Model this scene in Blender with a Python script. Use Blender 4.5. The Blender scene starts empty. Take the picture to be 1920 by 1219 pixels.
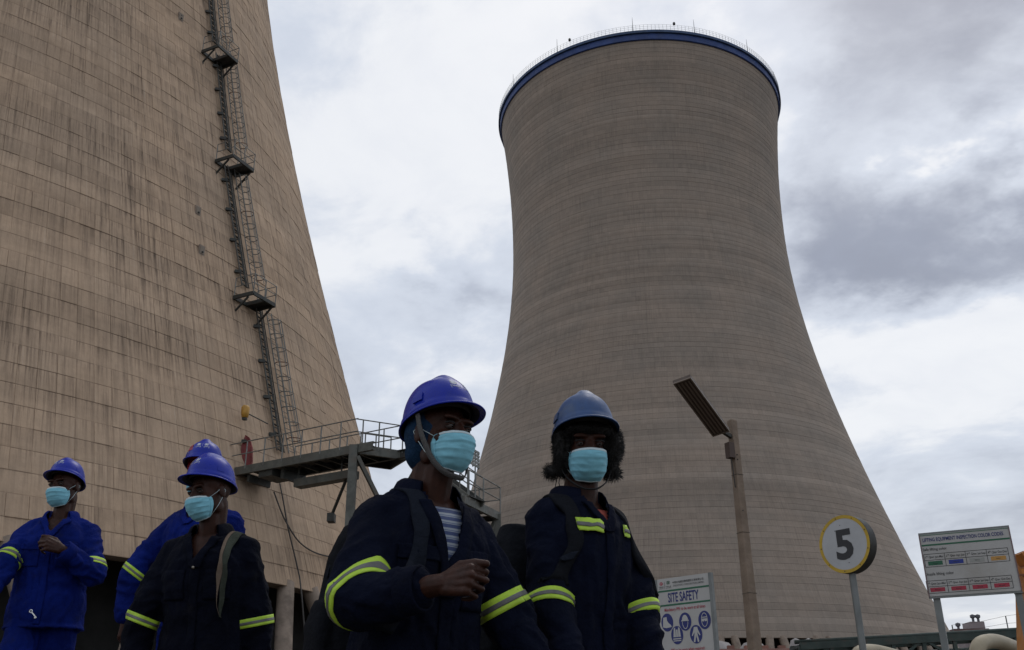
import bpy, math, random
import numpy as np
from mathutils import Vector, Matrix, noise
from mathutils.bvhtree import BVHTree

random.seed(7); np.random.seed(7)
scene = bpy.context.scene
COL = scene.collection

# ------------------------------------------------------------------ camera
CAMZ = 1.0
FPX, PIT, ROL = 1860.68, 0.40846, 0.00973
cd = bpy.data.cameras.new('camera'); cam = bpy.data.objects.new('camera', cd); COL.objects.link(cam)
cp, sp, cr, sr = math.cos(PIT), math.sin(PIT), math.cos(ROL), math.sin(ROL)
r0, u0, f0 = Vector((1, 0, 0)), Vector((0, -sp, cp)), Vector((0, cp, sp))
Rr = cr * r0 - sr * u0; Uu = sr * r0 + cr * u0
M = Matrix.Identity(4)
for i in range(3):
    M[i][0], M[i][1], M[i][2] = Rr[i], Uu[i], -f0[i]
M[2][3] = CAMZ
cam.matrix_world = M
cd.sensor_width = 36; cd.lens = 36 * FPX / 1920; cd.clip_start = 0.05; cd.clip_end = 6000
scene.camera = cam
CAMP = Vector((0, 0, CAMZ))

# ------------------------------------------------------------------ world, sun, exposure
SUN_EL, SUN_AZ = math.radians(55), math.radians(28)      # azimuth measured from +Y towards +X
world = bpy.data.worlds.new('World'); scene.world = world; world.use_nodes = True
scene.view_settings.view_transform = 'Standard'; scene.view_settings.look = 'None'
scene.view_settings.exposure = 0.0; scene.view_settings.gamma = 1.0
scene.view_settings.use_curve_mapping = False


class NT:
    """small helper for node trees"""
    def __init__(s, tree):
        s.t = tree; s.N = tree.nodes; s.L = tree.links

    def n(s, kind, ins=None, **kw):
        nd = s.N.new(kind)
        for k, v in kw.items(): setattr(nd, k, v)
        for k, v in (ins or {}).items():
            sock = nd.inputs[k]
            if isinstance(v, bpy.types.NodeSocket): s.L.new(v, sock)
            elif isinstance(v, bpy.types.Node): s.L.new(v.outputs[0], sock)
            else: sock.default_value = v
        return nd

    def m(s, op, a, b=None, c=None, clamp=False):
        nd = s.N.new('ShaderNodeMath'); nd.operation = op; nd.use_clamp = clamp
        for i, v in enumerate((a, b, c)):
            if v is None: continue
            if isinstance(v, bpy.types.NodeSocket): s.L.new(v, nd.inputs[i])
            elif isinstance(v, bpy.types.Node): s.L.new(v.outputs[0], nd.inputs[i])
            else: nd.inputs[i].default_value = v
        return nd.outputs[0]

    def mix(s, fac, a, b, mode='MIX'):
        nd = s.N.new('ShaderNodeMix'); nd.data_type = 'RGBA'; nd.blend_type = mode
        for k, v in ((0, fac), (6, a), (7, b)):
            if isinstance(v, bpy.types.NodeSocket): s.L.new(v, nd.inputs[k])
            elif k == 0: nd.inputs[0].default_value = v
            else: nd.inputs[k].default_value = (*v, 1) if len(v) == 3 else v
        return nd.outputs[2]

    def ramp(s, fac, lo, hi, a=0.0, b=1.0, smooth=True):
        nd = s.N.new('ShaderNodeMapRange')
        if smooth: nd.interpolation_type = 'SMOOTHSTEP'
        s.L.new(fac, nd.inputs[0])
        for i, v in zip((1, 2, 3, 4), (lo, hi, a, b)): nd.inputs[i].default_value = v
        return nd.outputs[0]

    def noise(s, vec, scale, detail=4, rough=0.5, dim='3D', lac=2.0):
        nd = s.N.new('ShaderNodeTexNoise'); nd.noise_dimensions = dim
        if vec is not None: s.L.new(vec, nd.inputs['Vector'])
        nd.inputs['Scale'].default_value = scale; nd.inputs['Detail'].default_value = detail
        nd.inputs['Roughness'].default_value = rough; nd.inputs['Lacunarity'].default_value = lac
        return nd.outputs[0]

    def xyz(s, x, y, z=0.0):
        return s.n('ShaderNodeCombineXYZ', {0: x, 1: y, 2: z}).outputs[0]

    def scalev(s, vec, sc):
        nd = s.n('ShaderNodeVectorMath', {0: vec, 1: sc}, operation='MULTIPLY'); return nd.outputs[0]


def build_world():
    w = NT(world.node_tree); w.N.clear()
    sky = w.n('ShaderNodeTexSky', sky_type='NISHITA', sun_disc=False, sun_elevation=SUN_EL, sun_rotation=SUN_AZ)
    sky.air_density = 1.3; sky.dust_density = 3.0
    d = w.n('ShaderNodeTexCoord').outputs['Generated']
    sx = w.n('ShaderNodeSeparateXYZ', {0: d})
    zz = w.m('MAXIMUM', w.m('ADD', sx.outputs[2], 0.16), 0.05)
    px = w.m('DIVIDE', sx.outputs[0], zz); py = w.m('DIVIDE', sx.outputs[1], zz)
    P = w.xyz(px, py, 0)
    warp = w.noise(P, 0.9, 3, 0.5)
    wv = w.xyz(w.m('ADD', px, w.m('MULTIPLY', warp, 0.9)), w.m('ADD', py, w.m('MULTIPLY', warp, 0.6)), 3.7)
    big = w.noise(wv, 0.75, 3, 0.5)
    mid = w.noise(wv, 3.0, 6, 0.55)
    fine = w.noise(wv, 9.0, 7, 0.58)
    dens = w.m('ADD', w.m('MULTIPLY', big, 0.50), w.m('ADD', w.m('MULTIPLY', mid, 0.42), w.m('MULTIPLY', fine, 0.19)))

    wob2 = w.noise(P, 2.6, 6, 0.6); wob3 = w.noise(w.xyz(py, px, 4.0), 2.6, 6, 0.6)
    pxw = w.m('ADD', px, w.m('MULTIPLY', w.m('SUBTRACT', wob2, 0.5), 0.75)); pyw = w.m('ADD', py, w.m('MULTIPLY', w.m('SUBTRACT', wob3, 0.5), 0.75))
    # heavier cloud masses seen as darker, bluish undersides; x/z, y/z position on the cloud sheet, radii, weight
    def mass(cx, cy, rx, ry, amt, tilt=0.0):
        c, s_ = math.cos(tilt), math.sin(tilt)
        dx = w.m('SUBTRACT', pxw, cx); dy = w.m('SUBTRACT', pyw, cy)
        a = w.m('DIVIDE', w.m('ADD', w.m('MULTIPLY', dx, c), w.m('MULTIPLY', dy, s_)), rx)
        b = w.m('DIVIDE', w.m('SUBTRACT', w.m('MULTIPLY', dy, c), w.m('MULTIPLY', dx, s_)), ry)
        r2 = w.m('ADD', w.m('MULTIPLY', a, a), w.m('MULTIPLY', b, b))
        return w.m('MULTIPLY', w.m('EXPONENT', w.m('MULTIPLY', r2, -1.0)), amt)
    for args in CLOUDS:
        dens = w.m('ADD', dens, mass(*args))
    dark = w.ramp(dens, 0.54, 0.90)
    bright = w.ramp(dens, 0.44, 0.58, 1.0, 0.0)
    base = w.mix(dark, (6.5, 7.0, 7.9), (2.7, 3.0, 3.8))
    base = w.mix(w.m('MULTIPLY', bright, 0.8), base, (9.1, 9.2, 9.4))
    base = w.mix(w.ramp(fine, 0.35, 0.7, 0.0, 0.10), base, (4.4, 5.0, 6.4))
    hor = w.ramp(sx.outputs[2], 0.0, 0.30, 1.0, 0.0)
    base = w.mix(w.m('MULTIPLY', hor, 0.35), base, (7.0, 7.1, 7.5))
    col = w.mix(0.90, sky.outputs[0], base)
    bg = w.n('ShaderNodeBackground', {'Color': col, 'Strength': 0.104})
    w.n('ShaderNodeOutputWorld', {0: bg})


# cloud masses: (x, y, rx, ry, weight, tilt)
CLOUDS = [(0.56, 1.34, 0.22, 0.18, 0.22, 0.05), (0.78, 1.38, 0.20, 0.14, 0.20, 0.0), (0.50, 1.12, 0.12, 0.24, 0.17, -0.25), (0.62, 0.86, 0.24, 0.16, 0.22, 0.0),
          (0.73, 1.14, 0.07, 0.06, -0.16, 0.3), (0.80, 1.72, 0.26, 0.17, -0.18, 0.0), (-0.05, 1.58, 0.07, 0.20, 0.14, 0.0), (-0.22, 1.25, 0.20, 0.35, -0.10, 0.0),
          (0.02, 0.84, 0.30, 0.06, 0.08, 0.0), (1.05, 2.4, 0.25, 0.3, 0.06, 0.0), (-0.35, 2.1, 0.2, 0.3, -0.05, 0.0)]
build_world()

sd = bpy.data.lights.new('sun', 'SUN'); sun = bpy.data.objects.new('sun', sd); COL.objects.link(sun)
sd.energy = 0.6; sd.angle = math.radians(25); sd.color = (1.0, 0.95, 0.88)
sdir = Vector((math.sin(SUN_AZ) * math.cos(SUN_EL), math.cos(SUN_AZ) * math.cos(SUN_EL), math.sin(SUN_EL)))
sun.rotation_euler = (-sdir).to_track_quat('-Z', 'Y').to_euler()


# ------------------------------------------------------------------ pixel helpers (photo pixels, 1920 wide)
def ray(x, y):
    a = (x - 960) / FPX; b = (609.5 - y) / FPX
    X = cr * a + sr * b; Y = -sr * a + cr * b
    return Vector((X, cp - Y * sp, sp + Y * cp))


def at(x, y, Y):                       # point on the ray at world distance Y
    d = ray(x, y); return CAMP + d * (Y / d.y)


def atd(x, y, d):                      # point at depth d along the optical axis
    return CAMP + ray(x, y) * d


def atz(x, y, z):                      # point at world height z
    d = ray(x, y); return CAMP + d * ((z - CAMZ) / d.z)


# ------------------------------------------------------------------ object helpers
class MB:
    """collects geometry, links it as ONE mesh object"""
    def __init__(s): s.v = []; s.f = []; s.uv = None

    def add(s, vs, fs):
        o = len(s.v); s.v.extend([tuple(p) for p in vs]); s.f.extend([tuple(i + o for i in f) for f in fs]); return s

    def box(s, c, size, rot=None):
        hx, hy, hz = size[0] / 2, size[1] / 2, size[2] / 2
        vs = [Vector((x, y, z)) for x in (-hx, hx) for y in (-hy, hy) for z in (-hz, hz)]
        if rot is not None: vs = [rot @ v for v in vs]
        c = Vector(c)
        return s.add([v + c for v in vs], [(0, 1, 3, 2), (4, 6, 7, 5), (0, 4, 5, 1), (2, 3, 7, 6), (0, 2, 6, 4), (1, 5, 7, 3)])

    def beam(s, a, b, w, h, up=(0, 0, 1), bev=0.0):     # rectangular bar from a to b
        a, b = Vector(a), Vector(b); d = (b - a).normalized(); up = Vector(up)
        sd_ = d.cross(up)
        if sd_.length < 1e-4: sd_ = d.cross(Vector((1, 0, 0)))
        sd_.normalize(); u = sd_.cross(d).normalized()
        if bev <= 0:
            prof = [(-w / 2, -h / 2), (w / 2, -h / 2), (w / 2, h / 2), (-w / 2, h / 2)]
        else:
            x, y, e = w / 2, h / 2, bev
            prof = [(-x + e, -y), (x - e, -y), (x, -y + e), (x, y - e), (x - e, y), (-x + e, y), (-x, y - e), (-x, -y + e)]
        n = len(prof); vs = [p + sd_ * x + u * y for p in (a, b) for x, y in prof]
        fs = [(i, (i + 1) % n, n + (i + 1) % n, n + i) for i in range(n)]
        fs += [tuple(range(n))[::-1], tuple(range(n, 2 * n))]
        return s.add(vs, fs)

    def channel(s, a, b, h, fl, t, side):               # C-section with web height h and flanges towards side
        a, b, side = Vector(a), Vector(b), Vector(side).normalized(); up = Vector((0, 0, 1))
        s.beam(a, b, t, h, up)
        for k in (-1, 1):
            o = side * (fl / 2 + t / 2) + up * k * (h / 2 - t / 2)
            s.beam(a + o, b + o, fl, t, up)
        return s

    def tube(s, pts, r, n=6, caps=True, closed=False):
        pts = [Vector(p) for p in pts]; N = len(pts); rs = r if isinstance(r, (list, tuple)) else [r] * N
        prev = None; rings = []
        for i, p in enumerate(pts):
            if closed: d = pts[(i + 1) % N] - pts[i - 1]
            else: d = pts[min(i + 1, N - 1)] - pts[max(i - 1, 0)]
            d.normalize()
            if prev is None:
                a = d.cross(Vector((0, 0, 1)))
                if a.length < 0.05: a = d.cross(Vector((0, 1, 0)))
            else: a = prev - d * prev.dot(d)
            a.normalize(); prev = a; b = d.cross(a)
            rings.append([p + (a * math.cos(2 * math.pi * k / n) + b * math.sin(2 * math.pi * k / n)) * rs[i] for k in range(n)])
        vs = [v for rg in rings for v in rg]
        fs = []
        for i in range(N if closed else N - 1):
            j = (i + 1) % N
            for k in range(n): fs.append((i * n + k, i * n + (k + 1) % n, j * n + (k + 1) % n, j * n + k))
        if caps and not closed: fs += [tuple(range(n))[::-1], tuple(range((N - 1) * n, N * n))]
        return s.add(vs, fs)

    def lathe(s, prof, c=(0, 0, 0), n=32, rot=None, a0=0, a1=2 * math.pi):
        full = abs(a1 - a0 - 2 * math.pi) < 1e-6; m = n if full else n + 1; c = Vector(c)
        vs = []
        for (r, z) in prof:
            for k in range(m):
                a = a0 + (a1 - a0) * k / n; v = Vector((r * math.cos(a), r * math.sin(a), z))
                vs.append(c + (rot @ v if rot is not None else v))
        fs = []
        for i in range(len(prof) - 1):
            for k in range(n):
                k2 = (k + 1) % m
                fs.append((i * m + k, i * m + k2, (i + 1) * m + k2, (i + 1) * m + k))
        return s.add(vs, fs)

    def grid(s, fn, nu, nv, thick=0.0, closed_u=False):
        """sheet fn(u,v) for u,v in 0..1; thick gives it a back along its normal"""
        P = [[Vector(fn(i / nu, j / nv)) for j in range(nv + 1)] for i in range(nu + 1)]
        W = nv + 1; vs = [p for row in P for p in row]; fs = []
        for i in range(nu):
            for j in range(nv): fs.append((i * W + j, (i + 1) * W + j, (i + 1) * W + j + 1, i * W + j + 1))
        if thick:
            nb = []
            for i in range(nu + 1):
                for j in range(nv + 1):
                    du = P[min(i + 1, nu)][j] - P[max(i - 1, 0)][j]; dv = P[i][min(j + 1, nv)] - P[i][max(j - 1, 0)]
                    nn = du.cross(dv)
                    if nn.length > 0: nn.normalize()
                    nb.append(P[i][j] - nn * thick)
            o = len(vs); fb = [tuple(x + o for x in f[::-1]) for f in fs]; vs += nb; fs = fs + fb
            for i in range(nu):
                a, b = i * W, (i + 1) * W; fs.append((b, a, a + o, b + o))
                a, b = i * W + nv, (i + 1) * W + nv; fs.append((a, b, b + o, a + o))
            for j in range(nv):
                a, b = j, j + 1; fs.append((a, b, b + o, a + o))
                a, b = nu * W + j, nu * W + j + 1; fs.append((b, a, a + o, b + o))
        return s.add(vs, fs)

    def build(s, name, mat, parent=None, smooth=False, auto=None):
        me = bpy.data.meshes.new(name); me.from_pydata(s.v, [], s.f); me.update()
        if mat is not None:
            for m_ in (mat if isinstance(mat, (list, tuple)) else [mat]): me.materials.append(m_)
        if smooth: me.shade_smooth()
        if auto is not None: me.set_sharp_from_angle(angle=math.radians(auto))
        return link(name, me, parent)


def link(name, me, parent=None):
    o = bpy.data.objects.new(name, me); COL.objects.link(o)
    if parent is not None:
        o.parent = parent; o.matrix_parent_inverse = wm(parent).inverted()
    return o


def wm(o):                      # world matrix without a depsgraph update
    m = o.matrix_basis.copy()
    if o.parent is not None: m = wm(o.parent) @ o.matrix_parent_inverse @ m
    return m


def thing(name, loc, label, cat, group=None):
    o = bpy.data.objects.new(name, None); COL.objects.link(o); o.location = loc
    o.empty_display_size = 0.2
    return tag(o, label, cat, group)


def tag(o, label=None, cat=None, group=None, kind=None):
    for k, v in (('label', label), ('category', cat), ('group', group), ('kind', kind)):
        if v: o[k] = v
    return o


# ------------------------------------------------------------------ materials
MATS = {}


def mat(name, col, rough=0.7, metal=0.0, var=0.0, vscale=6.0, bump=0.0, bscale=40.0, spec=0.5, dirt=None, dirt_amt=0.0, dscale=2.0, coat=0.0, sheen=0.0, sub=0.0):
    """principled material whose colour varies a little, with dirt patches and fine relief"""
    if name in MATS: return MATS[name]
    m_ = bpy.data.materials.new(name); m_.use_nodes = True; w = NT(m_.node_tree); w.N.clear()
    c = w.n('ShaderNodeTexCoord').outputs['Object']
    base = w.n('ShaderNodeRGB').outputs[0]; base.default_value = (*col, 1)
    out = base
    if var > 0:
        f = w.ramp(w.noise(c, vscale, 5, 0.6), 0.3, 0.7)
        out = w.mix(f, tuple(x * (1 - var) for x in col), tuple(min(1, x * (1 + var)) for x in col))
    if dirt is not None:
        f = w.ramp(w.noise(c, dscale, 6, 0.65), 0.48, 0.72)
        out = w.mix(w.m('MULTIPLY', f, dirt_amt), out, dirt)
    ins = {'Base Color': out, 'Roughness': rough, 'Metallic': metal, 'Specular IOR Level': spec}
    bs = w.n('ShaderNodeBsdfPrincipled', ins)
    if coat: bs.inputs['Coat Weight'].default_value = coat
    if sheen: bs.inputs['Sheen Weight'].default_value = sheen; bs.inputs['Sheen Roughness'].default_value = 0.5
    if var > 0:
        w.L.new(w.ramp(w.noise(c, vscale * 2.3, 4, 0.6), 0.2, 0.8, max(0, rough - 0.12), min(1, rough + 0.12)), bs.inputs['Roughness'])
    if bump > 0:
        b = w.n('ShaderNodeBump', {'Height': w.noise(c, bscale, 6, 0.6), 'Strength': bump, 'Distance': 0.02})
        w.L.new(b.outputs[0], bs.inputs['Normal'])
    w.n('ShaderNodeOutputMaterial', {0: bs})
    MATS[name] = m_; return m_


def concrete_tower(name, c1, c2, stain, vj_dark, hj_dark, streak_amt, fine, bandv):
    """formwork concrete: lifts and panels, dirt in the joints, rain streaks, patches"""
    m_ = bpy.data.materials.new(name); m_.use_nodes = True; w = NT(m_.node_tree); w.N.clear()
    uv = w.n('ShaderNodeUVMap').outputs[0]; s = w.n('ShaderNodeSeparateXYZ', {0: uv}); u, v = s.outputs[0], s.outputs[1]
    fu, fv = w.m('FLOOR', u), w.m('FLOOR', v); ru, rv = w.m('FRACT', u), w.m('FRACT', v)
    pan = w.n('ShaderNodeTexWhiteNoise', {'Vector': w.xyz(fu, fv)}, noise_dimensions='2D').outputs[0]
    lift = w.n('ShaderNodeTexWhiteNoise', {'W': fv}, noise_dimensions='1D').outputs[0]
    patch = w.noise(w.xyz(w.m('MULTIPLY', u, 0.10), w.m('MULTIPLY', v, 0.13)), 1.0, 6, 0.6)
    band = w.noise(w.xyz(w.m('MULTIPLY', u, 0.015), w.m('MULTIPLY', v, 0.33), 7.0), 1.0, 4, 0.6)
    col = w.mix(w.ramp(patch, 0.3, 0.7), c1, c2)
    tone = w.m('ADD', w.m('MULTIPLY', w.m('SUBTRACT', pan, 0.5), 0.10), w.m('MULTIPLY', w.m('SUBTRACT', lift, 0.5), 0.13))
    tone = w.m('ADD', tone, w.m('MULTIPLY', w.m('SUBTRACT', band, 0.5), bandv))
    tone = w.m('ADD', 1.0, tone)
    # rain streaks: thin and tall, thicker in some regions
    st1 = w.noise(w.xyz(w.m('MULTIPLY', u, 6.0), w.m('MULTIPLY', v, 0.22), 1.0), 1.0, 5, 0.7)
    st2 = w.noise(w.xyz(w.m('MULTIPLY', u, 1.9), w.m('MULTIPLY', v, 0.16), 5.0), 1.0, 4, 0.6)
    reg = w.noise(w.xyz(w.m('MULTIPLY', u, 0.16), w.m('MULTIPLY', v, 0.10), 9.0), 1.0, 3, 0.5)
    regm = w.ramp(reg, 0.36, 0.64, 0.40, 1.0)
    below = w.m('POWER', rv, 1.6)                          # runs start at the joint above
    sk = w.m('MULTIPLY', w.ramp(st1, 0.46, 0.60), w.m('ADD', 0.45, w.m('MULTIPLY', below, 0.55)))
    sk = w.m('ADD', w.m('MULTIPLY', sk, 0.75), w.m('MULTIPLY', w.ramp(st2, 0.48, 0.72), 0.5))
    sk = w.m('MULTIPLY', w.m('MULTIPLY', sk, regm), streak_amt, clamp=True)
    lt = w.m('MULTIPLY', w.ramp(st1, 0.40, 0.28), 0.35 * streak_amt)
    fin = w.noise(w.xyz(w.m('MULTIPLY', u, 3.0), w.m('MULTIPLY', v, 3.0), 2.0), 1.0, 8, 0.65)
    # dirt in joints
    wob = w.noise(w.xyz(w.m('MULTIPLY', u, 1.3), w.m('MULTIPLY', v, 0.9), 4.0), 1.0, 4, 0.6)
    jv = w.m('MULTIPLY', w.ramp(w.m('ABSOLUTE', w.m('SUBTRACT', ru, 0.5)), 0.465, 0.5), w.ramp(wob, 0.35, 0.62))
    jh = w.m('MULTIPLY', w.ramp(w.m('ABSOLUTE', w.m('SUBTRACT', rv, 0.5)), 0.45, 0.5), w.ramp(wob, 0.25, 0.6, 0.35, 1.0))
    j = w.m('MAXIMUM', w.m('MULTIPLY', jv, vj_dark), w.m('MULTIPLY', jh, hj_dark))
    col = w.mix(lt, col, (0.50, 0.44, 0.37))
    col = w.mix(sk, col, stain)
    col = w.mix(j, col, tuple(x * 0.5 for x in stain))
    tone = w.m('MULTIPLY', tone, w.ramp(fin, 0.2, 0.8, 1 - fine, 1 + fine))
    tv = w.n('ShaderNodeCombineXYZ', {0: tone, 1: tone, 2: tone}).outputs[0]
    col = w.mix(1.0, col, tv, 'MULTIPLY')
    bmp = w.n('ShaderNodeBump', {'Height': w.m('ADD', fin, w.m('MULTIPLY', j, -1.5)), 'Strength': 0.5, 'Distance': 0.03})
    bs = w.n('ShaderNodeBsdfPrincipled', {'Base Color': col, 'Roughness': 0.92, 'Specular IOR Level': 0.25, 'Normal': bmp.outputs[0]})
    w.n('ShaderNodeOutputMaterial', {0: bs})
    MATS[name] = m_; return m_


conc1 = concrete_tower('concrete_warm', (0.425, 0.305, 0.208), (0.375, 0.280, 0.20), (0.115, 0.083, 0.060), 0.20, 0.26, 1.0, 0.08, 0.7)
conc2 = concrete_tower('concrete_grey', (0.300, 0.245, 0.198), (0.258, 0.220, 0.184), (0.125, 0.105, 0.088), 0.28, 0.30, 0.42, 0.06, 0.6)
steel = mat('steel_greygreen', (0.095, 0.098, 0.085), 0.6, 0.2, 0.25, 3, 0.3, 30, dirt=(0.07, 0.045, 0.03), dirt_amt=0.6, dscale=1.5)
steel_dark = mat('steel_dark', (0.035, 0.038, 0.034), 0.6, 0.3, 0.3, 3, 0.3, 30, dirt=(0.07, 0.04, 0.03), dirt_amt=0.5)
steel_lt = mat('steel_galvanised', (0.16, 0.165, 0.155), 0.55, 0.4, 0.25, 3, 0.2, 30, dirt=(0.09, 0.05, 0.03), dirt_amt=0.5)
shade_dark = mat('shade_black', (0.012, 0.012, 0.011), 0.9, 0, 0.4, 0.5)  # near-black colour standing in for the darkness of unlit interiors
col_conc = mat('column_concrete', (0.27, 0.215, 0.17), 0.9, 0, 0.15, 1.2, 0.4, 12, dirt=(0.10, 0.075, 0.06), dirt_amt=0.7, dscale=0.8)
ZTOW = dict(zt=84.70245, a=24.54289, b1=53.98293, b2=65.55568)


def trad(z):                                  # shell radius; z above the camera
    b = ZTOW['b1'] if z < ZTOW['zt'] else ZTOW['b2']
    return ZTOW['a'] * math.sqrt(1 + ((z - ZTOW['zt']) / b) ** 2)


GZ = 0.95


def build_shell(root, cx, cy, s, zb, ztop, nlift, npan, m_, groove, gw, detail):
    """every concrete lift is a ring of its own with a recessed joint above and below, panels with recessed joints"""
    dz = (ztop - zb) / nlift; rng = np.random.RandomState(int(npan))
    for k in range(nlift):
        z0, z1 = zb + k * dz, zb + (k + 1) * dz
        us = []
        if detail:
            for i in range(npan): us += [(i, -groove), (i + gw, 0), (i + 1 - gw, 0)]
        else:
            for i in range(npan): us += [(i, 0)]
        us.append((npan, us[0][1]))
        off = rng.uniform(-0.012, 0.012, npan + 1) if detail else np.zeros(npan + 1); lo = rng.uniform(-0.012, 0.012)
        rows = [(z0, -groove * 1.3, 0.0), (z0 + dz * gw, 0, gw), (z1 - dz * gw, 0, 1 - gw), (z1, -groove * 1.3, 1.0)]
        vs, uvs = [], []
        for (z, g, fv) in rows:
            R = trad(z) * s
            for (uu, gg) in us:
                a = 2 * math.pi * uu / npan
                r_ = R + min(g, gg) + (lo + off[int(min(uu, npan - 1e-6)) % npan] if g == 0 and gg == 0 else 0)
                vs.append((cx + r_ * math.cos(a), cy + r_ * math.sin(a), z + CAMZ)); uvs.append((uu, k + fv))
        n = len(us); fs = []
        for j in range(3):
            for i in range(n - 1): fs.append((j * n + i, j * n + i + 1, (j + 1) * n + i + 1, (j + 1) * n + i))
        me = bpy.data.meshes.new('concrete_lift'); me.from_pydata(vs, [], fs)
        uvl = me.uv_layers.new(name='UVMap'); idx = np.empty(len(me.loops), dtype=np.int32); me.loops.foreach_get('vertex_index', idx)
        uvl.data.foreach_set('uv', np.array(uvs, dtype=np.float32)[idx].ravel())
        me.materials.append(m_); me.shade_smooth(); me.set_sharp_from_angle(angle=math.radians(20))
        link('concrete_lift', me, root)


def build_columns(root, cx, cy, s, zb, npair, rad, zg, spread, phase=0.0, inset=0.35):
    """raking columns in pairs under the shell"""
    Rt = trad(zb) * s - inset; Rb = Rt + (zb + CAMZ - zg) * 0.33
    for i in range(npair):
        a = 2 * math.pi * (i + phase) / npair
        for sg in (-1, 1):
            at_, ab = a + sg * spread[0] / Rt, a + sg * spread[1] / Rb
            MB().tube([(cx + Rb * math.cos(ab), cy + Rb * math.sin(ab), zg), (cx + Rt * math.cos(at_), cy + Rt * math.sin(at_), zb + CAMZ + 0.15)], rad, 16).build('column', col_conc, root, True, 40)


# ---- left tower (near, cut by the frame)
T1 = dict(cx=75.54422 * math.sin(-0.62094), cy=75.54422 * math.cos(-0.62094), s=0.87911, zb=6.9114)
tower1 = thing('cooling_tower', (T1['cx'], T1['cy'], GZ), 'nearer tan cooling tower with dark rain streaks, cut off by the left edge', 'cooling tower')
build_shell(tower1, T1['cx'], T1['cy'], T1['s'], T1['zb'], 113.0, 118, 290, conc1, 0.008, 0.012, True)
build_columns(tower1, T1['cx'], T1['cy'], T1['s'], T1['zb'], 32, 0.38, GZ - 0.2, (0.9, 3.4), -0.17)
Rb1 = trad(T1['zb']) * T1['s']
mb = MB(); c1 = (T1['cx'], T1['cy'], 0)
mb.lathe([(Rb1 - 0.02, T1['zb'] + CAMZ - 0.003), (Rb1 - 0.9, T1['zb'] + CAMZ - 0.003), (Rb1 - 1.2, T1['zb'] + CAMZ + 1.2)], c1, 160)
mb.build('rim_soffit', col_conc, tower1)
prf = [(trad(z) * T1['s'] - 0.35, z + CAMZ) for z in np.linspace(T1['zb'] + 0.3, 113, 30)]
MB().lathe(prf, c1, 96).build('inner_wall', col_conc, tower1, True)
MB().lathe([(Rb1 - 4.2, GZ), (Rb1 - 4.2, T1['zb'] + CAMZ + 0.8), (Rb1 - 0.6, T1['zb'] + CAMZ + 1.0), (0.05, T1['zb'] + CAMZ + 1.0)][:3] , c1, 96).build('shade_fill_wall', shade_dark, tower1)  # fill wall coloured near-black, so the gap under the rim looks unlit
MB().lathe([(0.05, T1['zb'] + CAMZ + 1.05), (Rb1 - 0.6, T1['zb'] + CAMZ + 1.05)], c1, 64).build('light_block_cap', shade_dark, tower1)  # cap added to stop daylight falling through from the open top
MB().lathe([(Rb1 + 3.8, GZ - 0.3), (Rb1 + 3.8, GZ + 1.2), (Rb1 + 3.4, GZ + 1.2), (Rb1 + 3.4, GZ - 0.3)], c1, 128).build('basin_kerb', col_conc, tower1)

# ---- right tower (farther, whole)
T2 = dict(cx=164.13537 * math.sin(0.15227), cy=164.13537 * math.cos(0.15227), s=1.0, zb=12.29616)
tower2 = thing('cooling_tower', (T2['cx'], T2['cy'], GZ), 'farther grey cooling tower with a blue rim, seen whole behind the lamp post', 'cooling tower')
build_shell(tower2, T2['cx'], T2['cy'], 1.0, T2['zb'], 111.6, 118, 230, conc2, 0.013, 0.03, False)
build_columns(tower2, T2['cx'], T2['cy'], 1.0, T2['zb'], 44, 0.5, GZ - 0.2, (0.8, 2.6))
Rb2 = trad(T2['zb']); c2 = (T2['cx'], T2['cy'], 0)
blue = mat('rim_blue', (0.014, 0.042, 0.16), 0.6, 0, 0.2, 0.6)
blue_dk = mat('rim_blue_ledge', (0.02, 0.05, 0.12), 0.6, 0, 0.2, 0.6)
prf = [(trad(z) - 0.35, z + CAMZ) for z in np.linspace(T2['zb'] + 0.3, 112.4, 30)]
MB().lathe(prf, c2, 96).build('inner_wall', col_conc, tower2, True)
MB().lathe([(Rb2 - 0.02, T2['zb'] + CAMZ - 0.003), (Rb2 - 1.1, T2['zb'] + CAMZ - 0.003), (Rb2 - 1.3, T2['zb'] + CAMZ + 1.4)], c2, 190).build('rim_soffit', col_conc, tower2)
MB().lathe([(Rb2 - 4.5, GZ), (Rb2 - 4.5, T2['zb'] + CAMZ + 0.9), (Rb2 - 0.7, T2['zb'] + CAMZ + 1.1)], c2, 96).build('shade_fill_wall', shade_dark, tower2)  # near-black fill wall, the inlet's shade put into its colour
MB().lathe([(0.05, T2['zb'] + CAMZ + 1.15), (Rb2 - 0.7, T2['zb'] + CAMZ + 1.15)], c2, 64).build('light_block_cap', shade_dark, tower2)  # added cap, keeps sky light out of the inlet below
RT = trad(113.0); zt_ = 113.0 + CAMZ
MB().lathe([(RT - 0.15, zt_ - 1.75), (RT + 0.06, zt_ - 1.65), (RT + 0.10, zt_ - 0.55)], c2, 220).build('rim_band', blue, tower2, True, 40)
MB().lathe([(RT - 0.3, zt_ - 0.56), (RT + 0.42, zt_ - 0.50), (RT + 0.42, zt_), (RT - 0.6, zt_), (RT - 0.6, zt_ - 0.5)], c2, 220).build('rim_ledge', blue_dk, tower2)
mb = MB()
for k in range(260):
    a = 2 * math.pi * k / 260; x, y = T2['cx'] + (RT + 0.35) * math.cos(a), T2['cy'] + (RT + 0.35) * math.sin(a)
    mb.beam((x, y, zt_), (x, y, zt_ + 1.15), 0.035, 0.035)
tag(mb.build('rail_posts', steel_lt, tower2), kind='stuff')
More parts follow.
